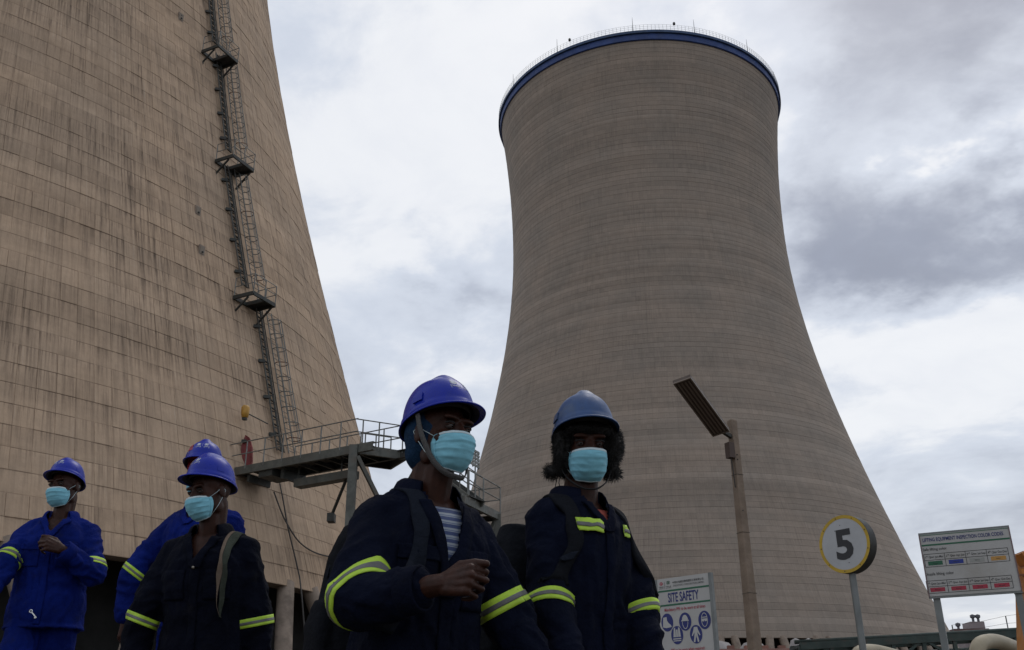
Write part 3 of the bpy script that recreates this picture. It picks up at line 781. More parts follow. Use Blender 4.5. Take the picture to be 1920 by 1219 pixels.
def pict(cx_, cy_, kind):
    cx_, cy_ = bx(cx_), by(cy_); B.shape('symbol_disc', *poly_disc(cx_, cy_, rx_, ry_, 36), p_blue, .003)
    def s_(name, pts, fs=None, o=.005): B.shape(name, [(cx_ + x * rx_, cy_ + y * ry_) for x, y in pts], fs or [tuple(range(len(pts)))], p_white, o)
    if kind == 'boot':
        s_('symbol', [(-.62, -.55), (-.05, -.62), (.0, -.2), (.25, .1), (.62, .32), (.72, .55), (-.2, .62), (-.75, .5), (-.70, .0)])
    elif kind == 'helmet':
        s_('symbol', [(-.5 * math.cos(a), -.12 - .62 * math.sin(a)) for a in np.linspace(0, math.pi, 12)])
        s_('symbol', [(-.62, -.16), (.62, -.16), (.62, -.05), (-.62, -.05)], o=.006)
        n_ = 12; o_ = [(.50 * math.cos(a), .0 + .82 * math.sin(a)) for a in np.linspace(0, math.pi, n_)]; i_ = [(x * .84, y * .90) for x, y in o_]
        s_('symbol', o_ + i_, [(k, k + 1, n_ + k + 1, n_ + k) for k in range(n_ - 1)])
    elif kind == 'goggles':
        n_ = 20; o_ = [(.52 * math.cos(a), -.02 + .78 * math.sin(a)) for a in np.linspace(0, 2 * math.pi, n_)]; i_ = [(x * .84, y * .90) for x, y in o_]
        s_('symbol', o_ + i_, [(k, k + 1, n_ + k + 1, n_ + k) for k in range(n_ - 1)])
        s_('symbol', [(-.5, -.35), (.5, -.35), (.5, -.25), (-.5, -.25)]); s_('symbol', [(-.5, -.15), (.5, -.15), (.46, .12), (.1, .16), (0, .02), (-.1, .16), (-.46, .12)])
    elif kind == 'vest':
        s_('symbol', [(-.48, -.78), (-.25, -.85), (-.18, .2), (-.62, .2)]); s_('symbol', [(.48, -.78), (.25, -.85), (.18, .2), (.62, .2)]); s_('symbol', [(-.14, -.6), (.14, -.6), (.14, .2), (-.14, .2)])
        s_('symbol', [(-.66, .34), (.66, .34), (.66, .46), (-.66, .46)]); s_('symbol', [(-.66, .56), (.66, .56), (.66, .66), (-.66, .66)])
    elif kind == 'overall':
        s_('symbol', [(-.28, -.78), (.28, -.78), (.36, -.5), (.70, .12), (.56, .18), (.24, -.22), (.24, .0), (.46, .82), (.20, .86), (0, .1), (-.20, .86), (-.46, .82), (-.24, .0), (-.24, -.22), (-.56, .18), (-.70, .12), (-.36, -.5)])
    elif kind == 'muff':
        n_ = 12; o_ = [(-.6 * math.cos(a), -.05 - .62 * math.sin(a)) for a in np.linspace(0, math.pi, n_)]; i_ = [(x * .82, y * .82) for x, y in o_]
        s_('symbol', o_ + i_, [(k, k + 1, n_ + k + 1, n_ + k) for k in range(n_ - 1)]); s_('symbol', [(-.7, -.1), (-.45, -.1), (-.45, .35), (-.7, .35)]); s_('symbol', [(.45, -.1), (.7, -.1), (.7, .35), (.45, .35)])
    else:
        s_('symbol', [(-.2, -.8), (-.05, -.8), (-.05, -.3), (.05, -.3), (.05, -.8), (.2, -.8), (.3, .1), (.3, .7), (-.3, .7), (-.3, .1)])


for a_ in ((205, 604, 'boot'), (463, 616, 'helmet'), (735, 620, 'goggles'), (335, 786, 'vest'), (603, 796, 'overall'),
           (190, 1138, 'mask'), (375, 1150, 'muff'), (572, 1160, 'helmet'), (758, 1170, 'glove')): pict(*a_)

# -- lifting equipment board
P1 = at(1724, 1004, 11.0); P2 = atz(1890, 989, P1.z)
lb = thing('colour_code_board', (P1.x, P1.y, GZ), 'white lifting equipment colour code board on two grey posts at the right', 'sign board')
B = Board(lb, P1, P2 - P1); Wd = (P2 - P1).length; HB = (B.px(1737, 1117)[1] + B.px(1905, 1110)[1]) / 2
rotb = Matrix((B.ex, B.n, ez)).transposed()
MB().box(B.pt(Wd / 2, HB / 2, -0.015), (Wd, 0.03, HB), rotb).build('panel', white, lb)
for u_ in (-.006, Wd + .006): MB().beam(B.pt(u_, -.006, -.01), B.pt(u_, HB + .006, -.01), .012, .035, B.n).build('frame_edge', mat('frame_redgrey', (0.15, 0.10, 0.10), 0.6), lb)
for v_ in (-.006, HB + .006): MB().beam(B.pt(-.012, v_, -.01), B.pt(Wd + .012, v_, -.01), .012, .035, ez).build('frame_edge', fm, lb)
for u_ in (.06, Wd - .03): MB().beam(B.pt(u_, 0.0, -.065), B.pt(u_, P1.z - GZ, -.065), .07, .07, B.n).build('post', fm, lb)
def C7(x, y): return B.px(1715 + x / 7.865, 975 + y / 7.865)
v1 = C7(700, 200)[1]; B.rect('green_band', .004, .004, Wd - .004, C7(700, 186)[1], p_green)
g0, g1 = C7(700, 318)[1], C7(700, 342)[1]; B.rect('green_line', .004, g0, Wd - .004, g1, p_green)
B.textpx('LIFTING EQUIPMENT INSPECTION COLOR CODES', 1715 + 122 / 7.865, 975 + 338 / 7.865, 1715 + 1312 / 7.865, 975 + 235 / 7.865, 8.2, p_blue, 0.015)
B.textpx('Safe lifting color', 1715 + 125 / 7.865, 975 + 470 / 7.865, 1715 + 480 / 7.865, 975 + 447 / 7.865, 6.6, p_black, 0.006)
B.textpx('Unsafe lifting color', 1715 + 162 / 7.865, 975 + 835 / 7.865, 1715 + 585 / 7.865, 975 + 812 / 7.865, 7.0, p_black, 0.006)
QT = ['1ˢᵗ Qter Jan-Mar', '2ⁿᵈ Qter Apr-Jun', '3ʳᵈ Qter Jul-Sep', '4ᵗʰ Qter Oct-Dec']


def table(x0, yt, ym, yb, x1, cols, words):
    """pixel corners in the enlarged crop; yt, ym, yb are measured at the left side"""
    (ua, va), (ub, _) = C7(x0, yt), C7(x1, yt); vm = C7(x0, ym)[1]; vb = C7(x0, yb)[1]; t_ = .005
    B_ = B
    for v_ in (va, vm, vb): B_.rect('table_line', ua, v_ - t_ / 2, ub, v_ + t_ / 2, p_black)
    for i in range(5):
        u_ = ua + (ub - ua) * i / 4; B_.rect('table_line', u_ - t_ / 2, va, u_ + t_ / 2, vb, p_black, .0025)
    for i in range(4):
        a_, b_ = ua + (ub - ua) * i / 4, ua + (ub - ua) * (i + 1) / 4; w_ = b_ - a_
        B_.text(QT[i], a_ + w_ * .06, va + (vm - va) * .25, b_ - w_ * .05, va + (vm - va) * .78, p_black, .006)
        if cols[i] is not None: B_.rect('colour_patch', a_ + w_ * .15, vm + (vb - vm) * .18, b_ - w_ * .15, vb - (vb - vm) * .22, cols[i])
        if words[i]: B_.text(words[i], a_ + w_ * .38, vm + (vb - vm) * .42, b_ - w_ * .38, vb - (vb - vm) * .42, p_black, .004)


table(132, 512, 602, 702, 1388, [p_green, mat('print_blue2', (0.012, 0.03, 0.22), 0.6), mat('print_offwhite', (0.27, 0.27, 0.25), .6), p_orange], ['Green', 'Blue', 'White', 'Yellow'])
table(165, 905, 992, 1090, 1440, [p_red] * 4, ['Red'] * 4)

# -- round 5 sign
c5 = at(1583, 1020, 10.6); sg = thing('speed_sign', (c5.x + .08, c5.y, GZ), 'round yellow-rimmed sign with a black 5 on a grey pole', 'sign')
n5 = (CAMP - c5); n5.z = 0; n5.normalize(); n5 = Matrix.Rotation(math.radians(-32), 3, 'Z') @ n5
B = Board(sg, c5, Vector((-n5.y, n5.x, 0))); B.n = n5; 
if B.ex.x < 0: B.ex.negate()
R5 = 0.305; ro = Matrix((B.ex, Vector((0, 0, 1)), -n5)).transposed()   # local z points into the drum
ro = Matrix((B.ex, B.ex.cross(n5) * -1, n5)).transposed()
MB().lathe([(0.001, -0.135), (R5 - .01, -0.135), (R5, -0.125), (R5, -0.004), (R5 - .008, 0.0), (0.001, 0.0)], c5, 64, ro).build('drum', mat('sign_drum', (0.022, 0.022, 0.018), 0.6, 0, .2, 6), sg, False, 40)
p_yel = mat('print_yellow', (0.42, 0.27, 0.018), .6, 0, .1, 8)
B.shape('face', *poly_disc(0, 0, R5 * .995, R5 * .995, 48), mat('sign_face', (0.37, 0.375, 0.38), .55, 0, .06, 5), .002)
B.shape('yellow_ring', *poly_disc(0, 0, R5 * .995, R5 * .995, 64, hole=.885), p_yel, .004)
B.text('5', -.105, -.155, .105, .165, p_black, .035, .005)
for k in range(9):
    a_ = 2 * math.pi * k / 9 + .3; B.shape('screw', *poly_disc(R5 * .93 * math.cos(a_), R5 * .93 * math.sin(a_), .007, .007, 8), p_black, .006)
for xy in ((-.02, -.20), (.03, .20), (-.09, -.15)): B.shape('screw', *poly_disc(xy[0], xy[1], .005, .005, 8), p_black, .006)
pp = c5 - n5 * .07 
MB().tube([(pp.x, pp.y, GZ), (pp.x, pp.y, c5.z - R5 + .01)], .036, 14).build('pole', fm, sg, True, 40)

# -- lamp post
lpz = at(1372, 788, 16.0); lamp = thing('lamp_post', (lpz.x, lpz.y, GZ), 'square concrete lamp post with a long flat lamp head tilted to the left', 'lamp post')
pc_ = mat('post_concrete', (0.20, 0.150, 0.110), 0.9, 0, 0.2, 2.5, 0.5, 20, dirt=(0.10, 0.07, 0.05), dirt_amt=.5, dscale=1.2)
mb = MB(); wt, wb_ = .060, .092; rz = Matrix.Rotation(math.radians(28), 3, 'Z'); vs = []
for (z_, w_) in ((GZ, wb_), (lpz.z - .02, wt), (lpz.z, wt * .85)):
    for (x_, y_) in ((-1, -.9), (-.9, -1), (.9, -1), (1, -.9), (1, .9), (.9, 1), (-.9, 1), (-1, .9)): vs.append(Vector((lpz.x, lpz.y, z_)) + rz @ Vector((x_ * w_, y_ * w_, 0)))
fs = [(j * 8 + i, j * 8 + (i + 1) % 8, (j + 1) * 8 + (i + 1) % 8, (j + 1) * 8 + i) for j in range(2) for i in range(8)] + [tuple(range(16, 24))]
mb.add(vs, fs).build('post', pc_, lamp)
for k in range(6):
    z_ = lpz.z - .95 - k * .95; w_ = wt + (wb_ - wt) * (lpz.z - z_) / (lpz.z - GZ) + .0035
    pts = [Vector((lpz.x, lpz.y, z_)) + rz @ Vector((x_ * w_, y_ * w_, 0)) for x_, y_ in ((-1, -1), (1, -1), (1, 1), (-1, 1))]
    MB().tube(pts, .004, 4, closed=True).build('wire_band', steel_dark, lamp)
for dz in (.62, .70, 1.55): MB().box(Vector((lpz.x, lpz.y, lpz.z - dz)) + rz @ Vector((-.02, -(wt + .012), 0)), (.016, .014, .016), rz).build('bolt_hole', p_black, lamp)
ha = at(1278, 712, 14.6); hb = at(1352, 812, 15.85)
hd = (hb - ha).normalized(); hv_ = (CAMP - ha).normalized() + Vector((-.25, 0, -.25)); hn = (hv_ - hd * hv_.dot(hd)).normalized(); hs_ = hn.cross(hd).normalized()
HR = Matrix((hd, hs_, hn)).transposed(); hc = (ha + hb) / 2; HL = (hb - ha).length
MB().box(hc - hn * .02, (HL, .30, .05), HR).build('lamp_housing', mat('lamp_housing', (.09, .065, .05), .6, .1, .2, 5), lamp)
for o in (-.14, .14): MB().box(hc + hs_ * o + hn * .012, (HL, .02, .03), HR).build('housing_edge', mat('lamp_edge', (.17, .13, .10), .5, .1), lamp)
for o in (-1, 1): MB().box(hc + hd * o * (HL / 2 - .012) + hn * .013, (.024, .26, .028), HR).build('housing_edge', MATS['lamp_edge'], lamp)
for o in (-.085, -.03, .03, .085): MB().tube([hc - hd * (HL / 2 - .06) + hs_ * o + hn * .02, hc + hd * (HL / 2 - .06) + hs_ * o + hn * .02], .012, 8).build('lamp_tube', mat('lamp_tube', (.14, .10, .075), .3), lamp)
MB().beam(hb - hd * .1 - hn * .03, Vector((lpz.x, lpz.y, hb.z - .05)), .06, .06).build('arm', steel_dark, lamp)
MB().box(Vector((lpz.x, lpz.y, hb.z - .28)) + rz @ Vector((-.12, -.02, 0)), (.11, .12, .26), rz).build('ballast_box', mat('box_brown', (.07, .045, .035), .7), lamp)
MB().tube([Vector((lpz.x, lpz.y, hb.z - .40)) + rz @ Vector((-.12, -.03, 0)), Vector((lpz.x, lpz.y, hb.z - .7)) + rz @ Vector((-.10, -.03, 0)), Vector((lpz.x, lpz.y, hb.z - .9)) + rz @ Vector((-.085, -.02, 0))], .009, 5).build('wire', cbm, lamp)

# ------------------------------------------------------------------ pipe bridge, pipes and yard things low on the right
gsteel = mat('truss_green', (0.022, 0.038, 0.032), 0.6, .1, .3, 1, .2, 10, dirt=(.06, .035, .025), dirt_amt=.6)
pipe_m = mat('pipe_beige', (0.34, 0.29, 0.20), 0.6, 0, .15, 1.0, .2, 8, dirt=(.14, .10, .07), dirt_amt=.5)
tr = thing('pipe_bridge', at(1600, 1240, 60), 'dark green steel pipe bridge running along the foot of the grey tower', 'pipe bridge')
ta, tb = at(1500, 1212, 58), at(1960, 1186, 58); tb.z = ta.z + (tb.z - ta.z)
td = (tb - ta); tL = td.length; td.normalize(); tn = Vector((-td.y, td.x, 0)).normalized()
for o in (0, 2.0):
    for dz in (0, -1.15): MB().beam(ta + tn * o + ez * dz, tb + tn * o + ez * dz, .28, .38).build('chord', gsteel, tr)
npan = 8
for i in range(npan + 1):
    p = ta + td * (tL * i / npan)
    MB().beam(p, p + ez * -1.15, .2, .2).build('vertical', gsteel, tr)
    MB().beam(p, p + tn * 2.0, .16, .16).build('cross_beam', gsteel, tr)
    if i < npan:
        q = ta + td * (tL * (i + 1) / npan); MB().beam(p + ez * (-1.15 if i % 2 else 0), q + ez * (0 if i % 2 else -1.15), .14, .14).build('diagonal', gsteel, tr)
for i in (1, 4, 6, 8):
    p = ta + td * (tL * i / npan) + tn * 1.0
    MB().beam(p + ez * -1.1, Vector((p.x + .3, p.y, GZ)), .45, .45).build('trestle_leg', gsteel, tr)
for o, r_, m_ in ((.5, .22, gsteel), (1.4, .16, pipe_m)): MB().tube([ta + tn * o + ez * -.75, tb + tn * o + ez * -.75], r_, 12).build('carried_pipe', m_, tr, True)
for o_ in (0.25,): MB().tube([ta + tn * 1 + ez * .32, tb + tn * 1 + ez * .32], .12, 10).build('carried_pipe', gsteel, tr, True)


def pipe(pix, r_, lb):
    pts = [at(*p) for p in pix]; out = []
    for i in range(len(pts) - 1):
        for k in range(6): out.append(pts[i].lerp(pts[i + 1], k / 6))
    out.append(pts[-1])
    for _ in range(5): out = [out[0]] + [(out[i - 1] + out[i] * 2 + out[i + 1]) / 4 for i in range(1, len(out) - 1)] + [out[-1]]
    rt = thing('bent_pipe', out[0], lb, 'pipe', 'bent beige pipes')
    MB().tube(out, r_, 20).build('pipe_run', pipe_m, rt, True)
    for k in (5, len(out) - 7):
        d_ = (out[k + 1] - out[k]).normalized(); MB().tube([out[k] - d_ * .05, out[k] + d_ * .05], r_ * 1.12, 20).build('flange', pipe_m, rt, False, 40)


pipe([(1826, 1310, 34), (1829, 1260, 34), (1832, 1206, 34), (1868, 1200, 35), (1925, 1224, 37), (1990, 1250, 39)], .24, 'bent beige pipe rising under the colour code board')
pipe([(1605, 1290, 44), (1606, 1250, 44), (1607, 1221, 44), (1640, 1219, 45), (1690, 1232, 46), (1760, 1256, 48)], .27, 'bent beige pipe rising behind the pole of the round sign')
# second row of leaning stub columns (another pump house) under the bridge
sh = thing('pump_shed', at(1380, 1260, 62), 'low pink-walled shed with dark bays at the foot of the grey tower', 'shed')
MB().box(at(1405, 1222, 66) + ez * -.2, (9, 3, .5)).build('roof_slab', mat('roof_pink', (.30, .17, .14), .8, 0, .2, 1), sh)
for i in range(5): MB().box(at(1340 + i * 32, 1236, 65), (.4, .4, 1.6)).build('pier', mat('pier_pink', (.24, .12, .09), .8, 0, .2, 1), sh)
MB().box(at(1405, 1250, 67), (9, 1, 2.0)).build('back_wall', shade_dark, sh)

# conical hoppers / nozzles seen under the rim
for i, (px_, lb_) in enumerate(((1350, 'pale conical vent just left of the lamp post foot'), (1411, 'pale conical vent just right of the lamp post foot'), (1484, 'first small pale stub vent right of the lamp post'), (1508, 'second small pale stub vent right of the lamp post'), (1566, 'small pale stub vent left of the round sign pole'))):
    p = at(px_ + (8 if i > 1 else 0), 1203 if i > 1 else 1208, 96)
    rt = thing('roof_vent', p, lb_, 'vent', 'pale vents under the grey tower')
    r1, r2 = (.75, .45) if i > 1 else (1.6, .8)
    MB().lathe([(r1, -1.6), (r1 * .9, -.2), (r2, .5), (.05, .7)], p + ez * -.4, 16).build('cowl', mat('vent_grey', (.30, .28, .27), .7, 0, .1, 1), rt, True)
    MB().lathe([(r1 * .5, -6), (r1 * .5, -1.5)], p + ez * -.4, 12).build('neck', MATS['vent_grey'], rt)

# orange crane frame at the right edge
orange = mat('crane_orange', (0.42, 0.15, 0.015), .55, 0, .12, 2, .1, 10, dirt=(.12, .05, .02), dirt_amt=.5)
o0 = at(1926, 1120, 26.0); cr_ = thing('gantry_crane', (o0.x, o0.y, GZ), 'orange crane frame cut off by the right edge behind the board', 'crane')
MB().beam(at(1924, 1085, 26), at(1932, 1320, 26), .34, .5, (0, 1, 0)).build('leg', orange, cr_)
MB().box(at(1933, 1098, 26), (.62, .6, .75)).build('joint_box', orange, cr_)
MB().box(at(1930, 1062, 26.2), (.42, .5, .7)).build('upper_box', orange, cr_)
mb = MB(); a_ = at(1914, 1050, 26); b_ = at(1934, 1040, 26)
mb.beam(a_, b_, .5, .3).build('head_beam', orange, cr_)
MB().beam(b_, b_ + Vector((3, 0, -.3)), .5, .34).build('head_beam', orange, cr_)
MB().beam(at(1975, 1060, 26), at(1985, 1320, 26), .34, .5, (0, 1, 0)).build('leg', orange, cr_)
for y_ in (1078, 1112): MB().box(at(1930, y_, 25.68), (.75, .05, .05)).build('seam_plate', mat('orange_dark', (.16, .06, .015), .6), cr_)

# far plant building with roof ventilators and the wire fence poles
fb = at(1816, 1187, 420); fbt = thing('plant_building', (fb.x, fb.y, GZ), 'far pale plant building with small round roof ventilators, under the board', 'building')
fw = mat('far_wall', (.26, .22, .22), .8, 0, .1, .1)
zt2 = fb.z
MB().box((fb.x, fb.y, (zt2 + GZ) / 2), (11, 14, zt2 - GZ)).build('wall', fw, fbt)
MB().box((fb.x - 2, fb.y - .5, zt2 + .4), (14, 15, .9)).build('roof', mat('far_roof', (.12, .07, .065), .8), fbt)
MB().box((fb.x + 2.6, fb.y, zt2 + 2.4), (5.6, 8, 3.2)).build('roof_house', fw, fbt)
for (dx, dz) in ((-5, .8), (1.5, 4.0), (3.6, 4.0)):
    MB().lathe([(.5, 0), (.5, 1.3), (1.0, 1.7), (1.0, 2.6), (.1, 3.0)], (fb.x + dx, fb.y - 3, zt2 + dz), 10).build('ventilator', mat('vent_dark', (.10, .10, .11), .7), fbt)
for dx in (-4.6, -3.6, -2.4): MB().box((fb.x + dx, fb.y - 7.1, zt2 - 12), (.35, .2, 24)).build('downpipe', fw, fbt)
wf = thing('wire_fence', at(1786, 1200, 60), 'thin poles with wires standing along the top of the pipe bridge', 'wire fence')
prev = None
for (px_, py_, yb_) in ((1786, 1172, 1192), (1889, 1155, 1186), (1995, 1136, 1182)):
    a_, b_ = at(px_ + 2.5, yb_, 60), at(px_, py_, 60); b_ = Vector((a_.x, a_.y, b_.z)); MB().tube([a_, b_], .035, 5).build('fence_pole', steel_lt, wf)
    if prev:
        for k in (0.0, .45): MB().tube([prev[0].lerp(prev[1], 1 - k), prev[0].lerp(prev[1], 1 - k).lerp(a_.lerp(b_, 1 - k), .5) + ez * -.08, a_.lerp(b_, 1 - k)], .008, 4).build('wire', steel_dark, wf)
    prev = (a_, b_)

# ------------------------------------------------------------------ people
def ellip(mb_, c, r, fn=lambda p: p, n=14, m=10):
    vs, fs = [], []
    for i in range(1, m):
        a = math.pi * i / m
        for k in range(n):
            b = 2 * math.pi * k / n; vs.append(fn(Vector((c[0] + r[0] * math.sin(a) * math.cos(b), c[1] + r[1] * math.sin(a) * math.sin(b), c[2] + r[2] * math.cos(a)))))
    vs.append(fn(Vector((c[0], c[1], c[2] + r[2])))); vs.append(fn(Vector((c[0], c[1], c[2] - r[2]))))
    for i in range(m - 2):
        for k in range(n): fs.append((i * n + k, (i + 1) * n + k, (i + 1) * n + (k + 1) % n, i * n + (k + 1) % n))
    t, b_ = len(vs) - 2, len(vs) - 1
    for k in range(n): fs.append((t, k, (k + 1) % n)); fs.append((b_, (m - 2) * n + (k + 1) % n, (m - 2) * n + k))
    mb_.add(vs, fs)


def capsule(mb_, a, b, ra, rb, n=12):
    a, b = Vector(a), Vector(b); d = (b - a).normalized(); x = d.orthogonal().normalized(); y = d.cross(x); rings = []
    for k in range(1, 4): t = math.pi / 2 * k / 4; rings.append((a - d * ra * math.cos(t), ra * math.sin(t)))
    rings.append((a, ra)); rings.append((b, rb))
    for k in (3, 2, 1): t = math.pi / 2 * k / 4; rings.append((b + d * rb * math.cos(t), rb * math.sin(t)))
    vs = [p + (x * math.cos(2 * math.pi * k / n) + y * math.sin(2 * math.pi * k / n)) * r for p, r in rings for k in range(n)]
    fs = [(i * n + k, i * n + (k + 1) % n, (i + 1) * n + (k + 1) % n, (i + 1) * n + k) for i in range(len(rings) - 1) for k in range(n)]
    o = len(vs); vs += [a - d * ra, b + d * rb]
    for k in range(n): fs.append((o, (k + 1) % n, k)); fs.append((o + 1, (len(rings) - 1) * n + k, (len(rings) - 1) * n + (k + 1) % n))
    mb_.add(vs, fs)


def loft(mb_, secs, fn, n=36, cap=True):
    """secs: (z, hx, hy, yoff, power)"""
    vs = []
    for (z, hx, hy, yo, pw) in secs:
        for k in range(n):
            a = 2 * math.pi * k / n; c, s_ = math.cos(a), math.sin(a)
            vs.append(fn(Vector((hx * math.copysign(abs(c) ** pw, c), yo + hy * math.copysign(abs(s_) ** pw, s_), z))))
    m = len(secs); fs = [(i * n + k, i * n + (k + 1) % n, (i + 1) * n + (k + 1) % n, (i + 1) * n + k) for i in range(m - 1) for k in range(n)]
    if cap: fs += [tuple(range(n))[::-1], tuple(range((m - 1) * n, m * n))]
    mb_.add(vs, fs)


def remesh(mb_, vox, it=4, fac=0.5):
    me = bpy.data.meshes.new('tmp'); me.from_pydata(mb_.v, [], mb_.f); me.update()
    o = bpy.data.objects.new('tmp', me); COL.objects.link(o)
    md = o.modifiers.new('r', 'REMESH'); md.mode = 'VOXEL'; md.voxel_size = vox; md.adaptivity = 0
    if it: s_ = o.modifiers.new('s', 'SMOOTH'); s_.factor = fac; s_.iterations = it
    out = bpy.data.meshes.new_from_object(o.evaluated_get(bpy.context.evaluated_depsgraph_get()))
    bpy.data.objects.remove(o); bpy.data.meshes.remove(me); return out


def mverts(me):
    a = np.empty(len(me.vertices) * 3, np.float32); me.vertices.foreach_get('co', a); return a.reshape(-1, 3).astype(float)


def mnorms(me):
    a = np.empty(len(me.vertices) * 3, np.float32); me.vertex_normals.foreach_get('vector', a); return a.reshape(-1, 3).astype(float)


def setverts(me, V): me.vertices.foreach_set('co', V.astype(np.float32).ravel()); me.update()


def cloth(name, col, amt=0.3, dirt=(0.05, 0.045, 0.04), damt=0.25):
    if name in MATS: return MATS[name]
    m_ = bpy.data.materials.new(name); m_.use_nodes = True; w = NT(m_.node_tree); w.N.clear()
    c = w.n('ShaderNodeTexCoord').outputs['Object']
    f = w.ramp(w.noise(c, 4.0, 6, 0.6), 0.3, 0.7); g = w.ramp(w.noise(c, 9.0, 6, 0.7), 0.52, 0.75)
    out = w.mix(f, tuple(x * (1 - amt) for x in col), tuple(x * (1 + amt) for x in col)); out = w.mix(w.m('MULTIPLY', g, damt), out, dirt)
    h = w.m('ADD', w.m('MULTIPLY', w.noise(c, 26.0, 5, 0.6), 1.0), w.m('MULTIPLY', w.noise(c, 420.0, 2, 0.5), 0.10))
    b = w.n('ShaderNodeBump', {'Height': h, 'Strength': 0.8, 'Distance': 0.014})
    bs = w.n('ShaderNodeBsdfPrincipled', {'Base Color': out, 'Roughness': 0.9, 'Specular IOR Level': 0.08, 'Normal': b.outputs[0]})
    bs.inputs['Sheen Weight'].default_value = 0.0; bs.inputs['Sheen Roughness'].default_value = 0.4
    w.n('ShaderNodeOutputMaterial', {0: bs}); MATS[name] = m_; return m_


navy = cloth('cloth_navy', (0.0032, 0.0048, 0.0135), 0.25, (0.018, 0.016, 0.016), .2)
navy2 = cloth('cloth_navy_dark', (0.0025, 0.0034, 0.0085), 0.3, (0.016, 0.014, 0.013), .3)
royal = cloth('cloth_royal_blue', (0.0036, 0.0115, 0.115), 0.35, (0.010, 0.012, 0.035), .6)
pack_m = cloth('cloth_pack_black', (0.008, 0.009, 0.012), 0.2, (0.015, 0.015, 0.015), .2)
strap_m = cloth('webbing_navy', (0.011, 0.014, 0.022), 0.1)
skin = mat('skin_dark', (0.036, 0.0125, 0.0072), 0.5, 0, 0.25, 30, 0.15, 300, spec=0.22)
eye_w = mat('eye_white', (0.08, 0.065, 0.06), 0.35); eye_d = mat('eye_iris', (0.008, 0.005, 0.004), 0.15)
hair_m = mat('hair_black', (0.006, 0.005, 0.005), 0.8)
hivis = mat('hivis_yellow', (0.40, 0.60, 0.04), 0.6, 0, 0.12, 14, 0.2, 200, dirt=(0.24, 0.34, 0.03), dirt_amt=0.35, dscale=9)
silver = mat('reflective_silver', (0.12, 0.12, 0.115), 0.5, 0.2, 0.15, 20, 0.2, 300, dirt=(0.07, 0.06, 0.05), dirt_amt=.4, dscale=9)
hel_blue = mat('helmet_blue', (0.003, 0.016, 0.28), 0.33, 0, 0.06, 12, 0.03, 60, spec=0.26, coat=0.0, dirt=(0.02, 0.03, 0.16), dirt_amt=.4, dscale=8)
hel_old = mat('helmet_faded_blue', (0.012, 0.050, 0.155), 0.45, 0, 0.16, 16, 0.05, 60, dirt=(0.05, 0.08, 0.13), dirt_amt=.6, dscale=14)
hel_in = mat('helmet_inside', (0.012, 0.013, 0.03), 0.7)
harness = mat('harness_black', (0.012, 0.012, 0.013), 0.7)
maskm = mat('mask_teal', (0.20, 0.50, 0.61), 0.8, 0, 0.05, 40, 0.15, 500, sheen=0.1)
maskw = mat('mask_trim_white', (0.50, 0.60, 0.62), 0.8)
webb = mat('chin_webbing', (0.075, 0.072, 0.07), 0.8, 0, 0.3, 250, 0.4, 300)
decal = mat('decal_white', (0.50, 0.52, 0.58), 0.6)

HEADZ = 1.602
CL = [(0.80, .185, .135, 0, .85), (.90, .195, .145, -.005, .85), (1.00, .185, .140, 0, .85), (1.10, .185, .140, .005, .85), (1.20, .190, .146, .008, .82),
      (1.28, .190, .146, .005, .84), (1.34, .172, .132, -.002, .88), (1.385, .138, .112, -.008, .92), (1.425, .102, .092, -.010, .97), (1.46, .080, .080, -.008, 1)]


